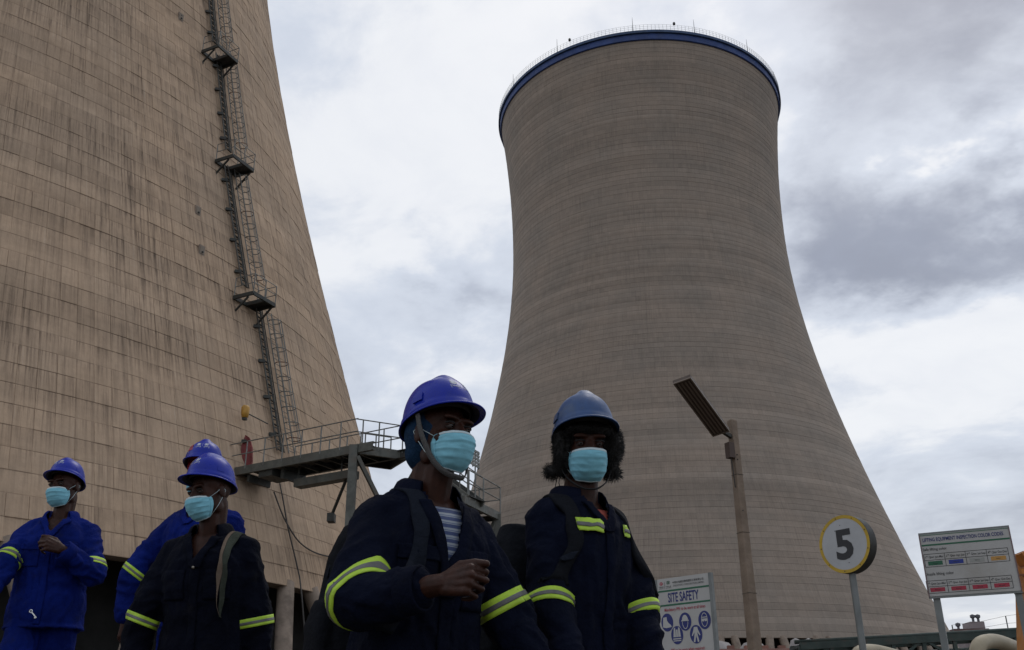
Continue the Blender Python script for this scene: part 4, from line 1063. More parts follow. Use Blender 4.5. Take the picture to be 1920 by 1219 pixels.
class Human:
    def __init__(h, label, head, depth, theta, hyaw, hpitch=0, hroll=0, lean=0, twist=0, tall=1.0, neck_fwd=0.02):
        h.hc = atd(head[0], head[1], depth); h.lean = math.radians(lean)
        h.R = Matrix.Rotation(math.radians(180 + theta), 3, 'Z'); h.RH = Matrix.Rotation(math.radians(180 + hyaw), 3, 'Z') @ Matrix.Rotation(math.radians(hpitch), 3, 'X') @ Matrix.Rotation(math.radians(hroll), 3, 'Y')
        h.s = 1.0; h.t = Vector((0, 0, 0)); hl = Vector((0, neck_fwd, HEADZ))
        g = groundz(h.hc.x, h.hc.y); b = h.bend(hl); h.s = (h.hc.z - g) / b.z
        print(label[:30], 'scale', round(h.s, 3))
        if abs(h.s - 1) > 0.06 and False: pass
        h.t = h.hc - h.R @ (b * h.s)
        h.root = thing('person', (h.t.x, h.t.y, g), label, 'person'); h.label = label
        h.ang = math.degrees(0)

    def bend(h, p):
        p = Vector(p); z0 = .95
        if p.z <= z0 or h.lean == 0: return p
        k = min(1, (p.z - z0) / .2); a = -h.lean * (k * k * (3 - 2 * k)); q = Vector((p.x, p.y, p.z - z0))
        q = Matrix.Rotation(a, 3, 'X') @ q; return Vector((q.x, q.y, q.z + z0))

    def T(h, p): return h.t + h.R @ (h.bend(p) * h.s)

    def H(h, p): return h.hc + h.RH @ (Vector(p) * h.s)

    def fwd(h): return (h.R @ (Matrix.Rotation(-h.lean, 3, 'X') @ Vector((0, 1, 0)))).normalized()

    def invchest(h, V):           # world points to chest coordinates (rigid part)
        Rm = np.array(h.R @ Matrix.Rotation(-h.lean, 3, 'X')); q = (V - np.array(h.t)) / h.s
        base = np.array(h.R @ Vector((0, 0, .95)))
        return (q - base) @ Rm + np.array([0, 0, .95])

    def joint(h, S, px, L, near=True):
        d = ray(*px); L *= h.s; o = CAMP - S; a = d.dot(d); b = 2 * o.dot(d); c = o.dot(o) - L * L; D = b * b - 4 * a * c
        if D < 0: t = -b / (2 * a); P = CAMP + d * t; return S + (P - S).normalized() * L
        t = (-b + (-1 if near else 1) * math.sqrt(D)) / (2 * a); return CAMP + d * t

    # ---- fingers, palm, thumb
    def hand(h, mb_, wrist, fdir, back, curl, thumb_side, pinch=False):
        x = Vector(fdir).normalized(); z = Vector(back); z = (z - x * z.dot(x)).normalized(); y = z.cross(x) * thumb_side
        s = h.s
        def P(a, b, c): return wrist + (x * a + y * b + z * c) * s
        capsule(mb_, P(-.025, 0, 0), P(.0, 0, 0), .028 * s, .027 * s)
        ks = []
        for i, (kx, ky, kz) in enumerate(((.088, .030, .004), (.092, .010, .007), (.087, -.010, .005), (.078, -.028, .0))):
            k = P(kx, ky, kz); ks.append((kx, ky, kz)); capsule(mb_, P(.012, ky * .55, 0), k, .0165 * s, .0125 * s)
            ellip(mb_, (0, 0, 0), (.0125 * s, .0115 * s, .0115 * s), lambda p, k=k: k + z * .003 * s + p)
        ellip(mb_, (0, 0, 0), (1, 1, 1), lambda p: P(.045 + p.x * .042, .0 + p.y * .034, -.008 + p.z * .017))
        Ls = [(.044, .026, .021), (.048, .030, .022), (.045, .028, .021), (.036, .021, .018)]; rs = [.0090, .0092, .0088, .0077]
        for i in range(4):
            kx, ky, kz = ks[i]; a = curl[i][0]; p = Vector((kx, ky, kz)); r = rs[i]
            for j in range(3):
                if j: a += curl[i][j]
                q = p + Vector((math.cos(math.radians(a)), (i - 1.5) * -.03, -math.sin(math.radians(a)))) * Ls[i][j]
                capsule(mb_, P(*p), P(*q), r * s * (1.0 - .07 * j), r * s * (.94 - .08 * j), 10); p = q
        if pinch: T_ = [(.018, .022, -.006), (.052, .046, -.004), (.090, .050, -.010), (.120, .046, -.016)]
        else: T_ = [(.015, .022, -.008), (.045, .045, -.018), (.075, .040, -.034), (.098, .022, -.042)]
        for j, r in enumerate(((.017, .0135), (.0125, .0115), (.0115, .0095))): capsule(mb_, P(*T_[j]), P(*T_[j + 1]), r[0] * s, r[1] * s, 10)
        ellip(mb_, (0, 0, 0), (.024 * s, .014 * s, .015 * s), lambda p: P(.035, .028, -.006) + p)

    def build_body(h, arms, hands, legs, vox=.005):
        s = h.s; mb_ = MB()
        loft(mb_, [(z, hx - .028, hy - .025, yo, pw) for z, hx, hy, yo, pw in CL[:-1]], h.T)
        capsule(mb_, h.T((0, -.015, 1.40)), h.H((0, -.03, -.055)), .060 * s, .053 * s)
        capsule(mb_, h.T((0, .02, 1.38)), h.H((0, .01, -.085)), .052 * s, .046 * s)
        for sg in (-1, 1):
            capsule(mb_, h.T((0.02 * sg, -.01, 1.405)), h.T((.13 * sg, -.005, 1.355)), .040 * s, .05 * s)
            capsule(mb_, h.T((0.015 * sg, .068, 1.365)), h.T((.13 * sg, .03, 1.37)), .016 * s, .014 * s)      # collar bones
            a = arms[sg]; capsule(mb_, a[0], a[1], .050 * s, .040 * s); capsule(mb_, a[1], a[2], .040 * s, .028 * s)
            l = legs[sg]; capsule(mb_, l[0], l[1], .082 * s, .055 * s); capsule(mb_, l[1], l[2], .054 * s, .038 * s)
            f = (l[2] + (h.R @ Vector((0, .13 * s, -.055 * s)))); capsule(mb_, l[2] + Vector((0, 0, -.04 * s)), f, .035 * s, .026 * s)
            h.hand(mb_, *hands[sg])
        E_ = lambda c, r: ellip(mb_, c, r, h.H, 20, 14)
        E_((0, -.018, .035), (.075, .097, .086)); E_((0, .022, -.012), (.064, .076, .092)); E_((0, .050, -.078), (.038, .040, .032)); E_((0, .03, -.066), (.052, .05, .038))
        for sg in (-1, 1):
            E_((.037 * sg, .056, -.026), (.028, .032, .030)); E_((.028 * sg, .084, .034), (.030, .015, .011)); E_((.078 * sg, -.008, -.005), (.009, .019, .032)); E_((.013 * sg, .104, -.034), (.010, .011, .009))
            E_((.050 * sg, .005, -.065), (.014, .03, .03))
        capsule(mb_, h.H((0, .090, .016)), h.H((0, .113, -.028)), .0085 * s, .0135 * s)
        E_((0, .094, -.061), (.026, .013, .008)); E_((0, .092, -.073), (.023, .013, .008))
        me = remesh(mb_, vox, 2)
        V = mverts(me); Nn = mnorms(me)
        for sg in (-1, 1):                   # eye sockets
            c = np.array(h.H((.033 * sg, .088, .010))); d2 = ((V - c) ** 2).sum(1); V -= Nn * (np.exp(-d2 / (2 * (.0115 * s) ** 2)) * .0095 * s)[:, None]
            c = np.array(h.H((.058 * sg, .05, .012))); d2 = ((V - c) ** 2).sum(1); V -= Nn * (np.exp(-d2 / (2 * (.016 * s) ** 2)) * .004 * s)[:, None]
        setverts(me, V); me.materials.append(skin); me.shade_smooth(); link('body', me, h.root)
        for sg in (-1, 1):
            mb_ = MB(); ellip(mb_, (.033 * sg, .0795, .010), (.0118, .0112, .0098), h.H, 20, 14); mb_.build('eyeball', eye_w, h.root, True)
            mb_ = MB(); ellip(mb_, (.033 * sg + h.gaze, .0872, .0100), (.0058, .0042, .0058), h.H, 14, 10); mb_.build('iris', eye_d, h.root, True)
            MB().grid(lambda u, v: h.H((.033 * sg + (u - .5) * .034, .0905 - .010 * (2 * u - 1) ** 2 + .001 * v, .0195 - .003 * (2 * u - 1) ** 2 + (v - .5) * .005)), 8, 2, .003).build('eyebrow', hair_m, h.root, True)
            MB().grid(lambda u, v: h.H((.033 * sg + (u - .5) * .027, .0925 - .012 * (2 * u - 1) ** 2 - .002 * v, .0150 - .006 * (2 * u - 1) ** 2 - .003 + v * .006)), 8, 2, .002).build('eyelid', skin, h.root, True)
    gaze = 0.0
    cuffgap = .045

    # ---- cloth
    def folds(h, me, arms, legs, amp=1.0):
        V = mverts(me); N = mnorms(me); s = h.s
        segs = []
        for sg in (-1, 1):
            a = arms[sg]; segs += [(a[0], a[1], 1.0), (a[1], a[2], 1.0)]
            l = legs[sg]; segs += [(l[0], l[1], .9), (l[1], l[2], .9)]
        segs.append((h.T((0, 0, .85)), h.T((0, 0, 1.40)), .42))
        D, PAR = [], []
        for a, b, wgt in segs:
            a_, b_ = np.array(a), np.array(b); d = b_ - a_; L = np.linalg.norm(d); d /= L
            t = np.clip((V - a_) @ d, 0, L); r = np.linalg.norm(V - a_ - t[:, None] * d, axis=1); D.append(r * wgt); PAR.append(d)
        D = np.array(D); k = D.argmin(0); Dm = D.min(0); W = np.exp(-(D - Dm) / .012); W /= W.sum(0)
        elb = []
        for sg in (-1, 1): elb += [np.array(arms[sg][1]), np.array(legs[sg][1])]
        boost = np.ones(len(V))
        for e in elb: boost += 0.9 * np.exp(-((V - e) ** 2).sum(1) / (2 * .09 ** 2))
        nz = noise.noise; out = np.zeros(len(V)); seed = Vector((h.hc.x * 3.1, h.hc.y * 1.7, 0))
        for j, (a, b, wgt) in enumerate(segs):
            idx = np.where(W[j] > .12)[0]; d = Vector(PAR[j]); tors = wgt < .5
            par, per = (4.5, 15.0) if tors else (11.0, 8.5)
            for i in idx:
                p = Vector(V[i]); q = p * per + d * (p.dot(d) * (par - per)) + seed
                wq = nz(p * 5.0 + seed)
                q2 = q + Vector((wq, wq, wq)) * 1.3
                r1 = 1 - abs(nz(q2)) * 2.4; r2 = 1 - abs(nz(q2 * 2.1 + Vector((5, 3, 1)))) * 2.2; lo = nz(p * 7.5 + seed)
                out[i] += W[j][i] * (max(r1, -.4) * (.0095 if tors else .0085) + max(r2, -.3) * .0045 + lo * .007)
        hd = np.exp(-((V - np.array(h.T((0, 0, 1.50)))) ** 2).sum(1) / (2 * .09 ** 2))
        out = (out - .004) * amp * boost * (1 - hd) * s; V += N * out[:, None]; setverts(me, V)

    def coverall(h, arms, legs, m_, zv=1.25, wv=.07, rad=(.080, .076, .062), vox=.0085, two_piece=False, name='coverall', amp=1.0, flare=0.0):
        s = h.s; fn = h.T
        jk = MB(); secs = [list(c) for c in CL]
        if flare: secs = [[.78, .195 + flare, .15 + flare * .6, 0, .85]] + secs; secs[1][1] += flare * .8; secs[2][1] += flare * .5; secs[3][1] += flare * .3
        loft(jk, [tuple(c) for c in secs], fn)
        for sg in (-1, 1):
            capsule(jk, fn((.04 * sg, -.015, 1.395)), fn((.145 * sg, -.005, 1.345)), .058 * s, .066 * s)
            a = arms[sg]; sh = a[0]; capsule(jk, sh, a[1], rad[0] * .88 * s, rad[1] * s, 20)
            d = (a[2] - a[1]).normalized(); capsule(jk, a[1], a[2] - d * h.cuffgap * s, rad[1] * s, rad[2] * s * .9, 20)
            ms = fn((.12 * sg, 0, 1.27)); capsule(jk, ms, sh.lerp(a[1], .35), .075 * s, .065 * s)
        tr_ = jk if not two_piece else MB()
        if two_piece: loft(tr_, [(.78, .16, .125, 0, .85), (.88, .172, .13, 0, .85), (.98, .165, .125, 0, .85)], fn)
        for sg in (-1, 1):
            l = legs[sg]; capsule(tr_, l[0], l[1], .108 * s, .088 * s, 20); capsule(tr_, l[1], l[2] + Vector((0, 0, .02 * s)), .088 * s, .082 * s, 20)
        out = []
        for k, b in enumerate([jk] + ([tr_] if two_piece else [])):
            me = remesh(b, vox, 5); h.folds(me, arms, legs, amp)
            if k == 0 and zv is not None:
                nf = len(me.polygons); C = np.empty(nf * 3, np.float32); me.polygons.foreach_get('center', C); C = h.invchest(C.reshape(-1, 3).astype(float))
                kill = (C[:, 1] > 0.0) & (C[:, 2] > zv) & (C[:, 2] < 1.6) & (abs(C[:, 0]) < wv * np.clip((C[:, 2] - zv) / (1.42 - zv), 0, 1.3))
                kill |= (C[:, 2] > 1.425) & (np.hypot(C[:, 0], C[:, 1]) < .12)
                V = mverts(me); F = [tuple(p.vertices) for p, kk in zip(me.polygons, kill) if not kk]
                me2 = bpy.data.meshes.new('c'); me2.from_pydata(V.tolist(), [], F); me2.update(); bpy.data.meshes.remove(me); me = me2
            me.materials.clear(); me.materials.append(m_); me.shade_smooth()
            if k == 0: h.bvh = BVHTree.FromPolygons([tuple(v) for v in mverts(me)], [tuple(p.vertices) for p in me.polygons])
            nm = ('jacket', 'trousers')[k] if two_piece else name
            link(nm, me, h.root)
        h.zv, h.wv = zv, wv

    def front(h, x, z, off=.004, y0=0.0, back=False):
        o = h.T((x, y0, z)); d = h.fwd() * (-1 if back else 1)
        r = h.bvh.ray_cast(o, d)
        if r[0] is None or (r[0] - o).length > .3:
            r = h.bvh.find_nearest(h.T((x, (.13 if not back else -.13), z)))
        n = r[1]
        if n.dot(d) < 0: n = -n
        return r[0] + n * off * 1.0

    def near(h, p, off=.004):
        r = h.bvh.find_nearest(Vector(p)); v = Vector(p) - r[0]; n = r[1]
        c = h.T((0, 0, 1.3)); 
        if n.dot(r[0] - c) < 0: n = -n
        return r[0] + n * off

    def patch(h, name, x0, x1, z0, z1, m_, off=.004, th=.003, nu=10, nv=10, slant=0.0, parent=None):
        return MB().grid(lambda u, v: h.front(x0 + (x1 - x0) * u, z1 + (z0 - z1) * v + slant * (u - .5), off), nu, nv, th).build(name, m_, parent or h.root, True)

    def ribbon(h, name, pts, w, m_, off=.006, th=.004, n=30, side=Vector((1, 0, 0)), proj=True, smooth_=2):
        """strip along chest-coordinate points, laid on the cloth"""
        pts = [Vector(p) for p in pts]; L = [0]
        for i in range(1, len(pts)): L.append(L[-1] + (pts[i] - pts[i - 1]).length)
        def C(t):
            d = t * L[-1]
            for i in range(1, len(pts)):
                if d <= L[i] or i == len(pts) - 1:
                    k = (d - L[i - 1]) / (L[i] - L[i - 1]); p0 = pts[max(i - 2, 0)]; p1, p2 = pts[i - 1], pts[i]; p3 = pts[min(i + 1, len(pts) - 1)]
                    return 0.5 * ((2 * p1) + (p2 - p0) * k + (2 * p0 - 5 * p1 + 4 * p2 - p3) * k * k + (3 * p1 - p0 - 3 * p2 + p3) * k ** 3)
        m = 4; G = []
        for i in range(n + 1):
            t = i / n; c = C(t); ww = w(t) if callable(w) else w
            G.append([h.T(c + side * ww * (j / m - .5)) for j in range(m + 1)])
        if proj: G = [[h.near(p, off) for p in row] for row in G]
        for _ in range(smooth_):
            G2 = [row[:] for row in G]
            for i in range(1, n):
                for j in range(m + 1): G2[i][j] = (G[i - 1][j] + G[i][j] * 2 + G[i + 1][j]) / 4
            G = G2
        return MB().grid(lambda u, v: G[round(u * n)][round(v * m)], n, m, th).build(name, m_, h.root, True)

    def band(h, a, b, t0, t1, rmax=.14, nseg=40, lim=1.22):
        """reflective tape round a sleeve: yellow tape with a silver stripe sewn on it"""
        a, b = Vector(a), Vector(b); d = (b - a).normalized(); x = d.orthogonal().normalized(); y = d.cross(x)
        def ring(t, off):
            o = a.lerp(b, t); out = []
            for k in range(nseg):
                an = 2 * math.pi * k / nseg; dr = x * math.cos(an) + y * math.sin(an)
                r = h.bvh.ray_cast(o, dr, rmax); out.append(r[3] if r[0] is not None else None)
            good = sorted(v for v in out if v is not None); mean = good[len(good) // 3] if good else .08; out = [min(v, mean * lim) if v is not None else mean * 1.2 for v in out]
            raw = out
            for _ in range(1 if lim < 1.5 else 5): out = [(out[i - 1] + 2 * out[i] + out[(i + 1) % nseg]) / 4 for i in range(nseg)]
            if lim > 1.5: out = [max(o_, r_) for o_, r_ in zip(out, raw)]
            return [o + (x * math.cos(2 * math.pi * k / nseg) + y * math.sin(2 * math.pi * k / nseg)) * (out[k] + off) for k in range(nseg)]
        def strip(name, ta, tb, off, m_, par):
            rows = 5; R_ = [ring(ta + (tb - ta) * i / rows, off) for i in range(rows + 1)]
            inn = ring(ta, off - .003), ring(tb, off - .003); allr = [inn[0]] + R_ + [inn[1]]
            vs = [p for r in allr for p in r]; fs = [(i * nseg + k, i * nseg + (k + 1) % nseg, (i + 1) * nseg + (k + 1) % nseg, (i + 1) * nseg + k) for i in range(len(allr) - 1) for k in range(nseg)]
            return MB().add(vs, fs).build(name, m_, par, True)
        w = t1 - t0; tp = strip('reflective_tape', t0, t1, .0035, hivis, h.root)
        strip('silver_stripe', t0 + w * .35, t0 + w * .66, .0050, silver, tp)

    def cuff(h, a, b, m_, r=.05):
        a, b = Vector(a), Vector(b); d = (b - a).normalized(); e = b - d * .030 * h.s; s = h.s
        ro = d.to_track_quat('Z', 'Y').to_matrix()
        MB().lathe([(r * .55 * s, -.03 * s), (r * .80 * s, .012 * s), (r * 1.02 * s, .026 * s), (r * 1.12 * s, .022 * s), (r * 1.16 * s, -.03 * s), (r * 1.10 * s, -.034 * s)], e, 28, ro).build('cuff', m_, h.root, True)

    def collar(h, m_, open_a=38, spread=1.0):
        """folded shirt collar, open at the front"""
        def f(u, v):
            a = math.radians(-180 + open_a + (360 - 2 * open_a) * u)      # 0 = back
            fr = (abs(a) / math.pi) ** 2.5
            prof = [(.072, 1.425), (.072, 1.455), (.077, 1.472), (.092, 1.462), (.106, 1.432)]
            k = v * 4; i = min(3, int(k)); t = k - i; r = prof[i][0] * (1 - t) + prof[i + 1][0] * t; z = prof[i][1] * (1 - t) + prof[i + 1][1] * t
            z -= .035 * fr; r += .008 * fr * spread
            if v > .6: z -= .045 * fr * (v - .6) / .4; r += .012 * fr * (v - .6) / .4
            return h.T((r * .98 * math.sin(a), -.008 - r * math.cos(a) * .98, z))
        MB().grid(f, 48, 12, .0035).build('collar', m_, h.root, True)

    def lapels(h, m_, zv=None, wv=None, w=.045, ext=.0):
        zv = zv or h.zv; wv = wv or h.wv
        for sg in (-1, 1):
            pts = [(sg * (wv + .006), .10, 1.40), (sg * wv * .72, .13, 1.40 - (1.40 - zv) * .33), (sg * wv * .38, .14, 1.40 - (1.40 - zv) * .7), (sg * .006, .15, zv - .01)]
            h.ribbon('lapel', pts, lambda t: w * (1 - .55 * t) + .008, m_, off=.009, th=.004, n=22, side=Vector((1, 0, 0)))

    # ---- what is on the head
    def helmet(h, m_, off=(0, 0, 0), tilt=0.0, decals=True, band_col=None, strap=None, scale=1.0, roll=0.0):
        s = h.s; Rt = Matrix.Rotation(math.radians(tilt), 3, 'X') @ Matrix.Rotation(math.radians(roll), 3, 'Y'); off = Vector(off)
        def HT(p): return h.H(Rt @ (Vector(p) * scale) + Vector((0, -.004, .048)) + off)
        nth, nt = 72, 20
        def dome(th, t, dr=0.0):
            ax, ay = .107, (.128 if math.cos(th) > 0 else .137); H_ = .122; ps = t * math.pi / 2
            rad = math.cos(ps) ** .78; z = H_ * math.sin(ps)
            x = (ax + dr) * rad * math.sin(th); y = (ay + dr) * rad * math.cos(th); z = z * (1 + dr / H_)
            rg = math.exp(-((x / .026) ** 4)) * (1 / (1 + math.exp((y - .062) / .010))) * (1 / (1 + math.exp(-(y + .120) / .016)))
            rg2 = math.exp(-(((abs(x) - .050) / .010) ** 2)) * (1 / (1 + math.exp((y - .02) / .012)))
            z += (.0155 * rg - .004 * rg2) * min(1, t * 2.2)
            z += -.036 * (1 - math.cos(th)) / 2 * (1 - t) ** 2
            return Vector((x, y, z))
        def brim_w(th): c = math.cos(th); return .007 + .040 * max(0, c) ** 1.7 + .007 * max(0, -c) ** 2
        rows = []
        for i in range(7):                                   # inside, from crown to rim
            rows.append([dome(2 * math.pi * k / nth, .92 - .90 * i / 6, -.006) for k in range(nth)])
        def brow(fr, dz):
            out = []
            for k in range(nth):
                th = 2 * math.pi * k / nth; p = dome(th, 0); w = brim_w(th) * fr; c = max(0, math.cos(th))
                out.append(Vector((p.x + w * math.sin(th), p.y + w * math.cos(th), p.z + dz - .55 * w * (1 - .45 * c) - .004 * c * fr)))
            return out
        for fr in (.1, .5, .95): rows.append(brow(fr, -.0045))
        rows.append(brow(1.03, -.004)); rows.append(brow(1.06, 0.0)); rows.append(brow(1.0, .0025))
        for fr in (.8, .5, .22): rows.append(brow(fr, 0.0))
        rows.append([dome(2 * math.pi * k / nth, .012, .0042) for k in range(nth)]); rows.append([dome(2 * math.pi * k / nth, .055, .0045) for k in range(nth)])
        rows.append([dome(2 * math.pi * k / nth, .085, .0002) for k in range(nth)])
        for i in range(1, nt): rows.append([dome(2 * math.pi * k / nth, .09 + .905 * i / nt) for k in range(nth)])
        vs = [HT(p) for r in rows for p in r]; m = len(rows); nn_ = nth
        fs = [(i * nn_ + k, i * nn_ + (k + 1) % nn_, (i + 1) * nn_ + (k + 1) % nn_, (i + 1) * nn_ + k) for i in range(m - 1) for k in range(nn_)]
        vs += [HT(dome(0, 1.0)), HT(dome(0, 1.0, -.006))]; t_, b_ = len(vs) - 2, len(vs) - 1
        for k in range(nn_): fs.append(((m - 1) * nn_ + k, (m - 1) * nn_ + (k + 1) % nn_, t_)); fs.append((b_, (k + 1) % nn_, k))
        shell = MB().add(vs, fs).build('helmet', m_, h.root, True)
        shell.data.materials.append(hel_in)
        for p in shell.data.polygons:
            if p.index < 6 * nn_ + 2 * nn_: p.material_index = 1
        # cradle inside
        MB().grid(lambda u, v: HT((.090 * math.sin(2 * math.pi * u), .003 + .108 * math.cos(2 * math.pi * u), -.012 + .034 * v - .012 * (1 - math.cos(2 * math.pi * u)) / 2)), 40, 2, .003).build('headband', band_col or harness, h.root, True)
        for k in range(4):
            th = math.pi / 4 + k * math.pi / 2
            MB().grid(lambda u, v: HT(dome(th, .05 + .8 * u, -.022) + Vector((math.cos(th), -math.sin(th), 0)) * (v - .5) * .02), 8, 1, .002).build('cradle_strap', harness, h.root, True)
        # side slots and the vertical seam
        for sg in (-1, 1):
            for th0, w_ in ((1.42, .034),):
                def sl(u, v, th0=th0, w_=w_):
                    th = sg * (th0 + (u - .5) * w_ / .11); return HT(dome(th, .14 + .13 * v, .0012))
                MB().grid(sl, 4, 4, .004).build('slot_cover', m_, shell)
        if decals:
            bv = BVHTree.FromPolygons([tuple(v) for v in vs], fs)
            def stamp(vs2, fs2, name='emblem'):
                out = []
                for (u, v) in vs2:
                    r = bv.ray_cast(HT((u, .30, v)), HT((u, 0, v)) - HT((u, .30, v))); q = r[0] if r[0] is not None else HT((u, .1, v)); out.append(q + (HT((u, .3, v)) - HT((u, 0, v))).normalized() * .0012)
                MB().add(out, fs2).build(name, decals if not isinstance(decals, bool) else decal, shell)
            def txt(b_, u0, v0, u1, v1):
                V, F, lo, hi = textmesh(b_, .01); stamp([(u1 - (x - lo[0]) / (hi[0] - lo[0]) * (u1 - u0), v0 + (y - lo[1]) / (hi[1] - lo[1]) * (v1 - v0)) for x, y in V], F, 'lettering')
            # left emblem: round swirl of stripes
            for (cx_, cy_, rx_, ry_) in ((.024, .083, .010, .0032), (.023, .078, .013, .0022), (.025, .0725, .011, .0030)): stamp(*poly_disc(cx_, cy_, rx_, ry_, 14))
            for (dx, dy) in ((-4.5, -3.5), (4.5, 3.5), (-4.5, 3.5), (4.5, -3.5)):
                c_ = (-.020 + dx / 1000, .078 + dy / 1000); r_ = .0068
                stamp([(c_[0] - r_, c_[1]), (c_[0], c_[1] - r_), (c_[0] + r_, c_[1]), (c_[0], c_[1] + r_), (c_[0] - r_ * .5, c_[1]), (c_[0], c_[1] - r_ * .5), (c_[0] + r_ * .5, c_[1]), (c_[0], c_[1] + r_ * .5)], [(0, 1, 5, 4), (1, 2, 6, 5), (2, 3, 7, 6), (3, 0, 4, 7)])
            txt('中国电建', .008, .058, .040, .065); txt('中国水电', -.040, .058, -.008, .065); stamp([(-.040, .0535), (-.008, .0535), (-.008, .0548), (-.040, .0548)], [(0, 1, 2, 3)], 'lettering'); stamp([(.008, .0535), (.040, .0535), (.040, .0548), (.008, .0548)], [(0, 1, 2, 3)], 'lettering')
            stamp([(.0015, .060), (.0025, .060), (.0025, .086), (.0015, .086)], [(0, 1, 2, 3)], 'lettering')
        if strap:
            pts, w_, mm = strap; P_ = [Vector(p) for p in pts]; out = []
            n = 36
            for i in range(n + 1):
                t = i / n * (len(P_) - 1); k = min(len(P_) - 2, int(t)); f = t - k; p0 = P_[max(k - 1, 0)]; p1, p2 = P_[k], P_[k + 1]; p3 = P_[min(k + 2, len(P_) - 1)]
                out.append(0.5 * ((2 * p1) + (p2 - p0) * f + (2 * p0 - 5 * p1 + 4 * p2 - p3) * f * f + (3 * p1 - p0 - 3 * p2 + p3) * f ** 3))
            def g(u, v):
                i = round(u * n); p = out[i]; d = (out[min(i + 1, n)] - out[max(i - 1, 0)]).normalized(); o_ = Vector((p.x, p.y * .6, p.z * .3)); o_ = (o_ - d * o_.dot(d)).normalized(); sd_ = d.cross(o_)
                return h.H(p + sd_ * (v - .5) * w_)
            MB().grid(g, n, 2, .002).build('chin_strap', mm, h.root, True)
        h.HT = HT

    def mask(h, sag=0.0, pleat=1.0):
        s = h.s
        prof = [(.1210, -.004), (.1305, -.020), (.1325, -.036), (.1280, -.058), (.1230, -.078), (.1155, -.098), (.1000, -.120), (.0780, -.136)]
        sidep = [(.066, .050, -.016), (.069, .044, -.028), (.070, .042, -.042), (.070, .042, -.056), (.068, .044, -.072), (.064, .047, -.090), (.056, .050, -.108), (.046, .053, -.124)]
        def pt(u, v, off=0.0):
            a = (u - .5) * 2; k = v * 7; i = min(6, int(k)); f = k - i
            yc, zc = [prof[i][j] * (1 - f) + prof[i + 1][j] * f for j in (0, 1)]; xs_, ys_, zs_ = [sidep[i][j] * (1 - f) + sidep[i + 1][j] * f for j in (0, 1, 2)]
            c = 1 - abs(a) ** 2.1; sx_ = math.sin(abs(a) * math.pi / 2) ** .93
            x = math.copysign(xs_ * sx_, a) * .95; y = ys_ + (yc - ys_) * c - .002; z = zs_ + (zc - zs_) * (1 - abs(a) ** 1.7); z = -.010 + (z + .004) * .86
            nzv = noise.noise(Vector((u * 7 + h.hc.x * 9, v * 11, h.hc.y * 3)))
            rn = Vector((x * .9, y * .8, (z + .05) * .5)).normalized()
            pl = 0.0
            for v0 in (.32, .52, .72): dv_ = v - v0 + .018 * math.sin(u * 7 + h.hc.x * 5); pl += math.exp(dv_ / .05) if dv_ < 0 else math.exp(-dv_ / .008)
            cr_ = abs(noise.noise(Vector((u * 5 + 3 + h.hc.x, v * 4 + a * a * 2, h.hc.x * 4)))) * .006 * (abs(a) ** .5)
            p = Vector((x, y, z)) + rn * (nzv * .0016 + pl * .0042 * pleat * (.35 + .65 * abs(a)) * (1 - abs(a) ** 6) - cr_ + off)
            return p
        o = MB().grid(lambda u, v: h.H(pt(u, v)), 44, 40, .0012).build('face_mask', maskm, h.root, True)
        MB().grid(lambda u, v: h.H(pt(u, -.005 + .085 * v, .0008)), 44, 4, .0012).build('mask_trim', maskw, o, True)
        MB().grid(lambda u, v: h.H(pt(u, .97 + .03 * v, .0008)), 44, 2, .0012).build('mask_trim', maskw, o, True)
        for sg, u0 in ((1, 1.0), (-1, 0.0)):
            MB().grid(lambda u, v: h.H(pt(u0 - sg * .05 * u if u0 else .05 * u, v, .0008)), 3, 24, .0012).build('mask_trim', maskm, o, True)
            a_, b_ = pt(u0, .02), pt(u0, .97); e_ = Vector((sg * .083, -.006, .012)); e2 = Vector((sg * .083, -.012, -.02))
            mid = [a_, a_.lerp(e_, .5) + Vector((sg * .003, 0, 0)), e_, Vector((sg * .086, -.022, 0)), e2, e2.lerp(b_, .5) + Vector((sg * .008, 0, 0)), b_]
            MB().tube([h.H(p) for p in mid], .0012 * s, 5).build('ear_loop', maskw, o, True)

    def finish(h): pass


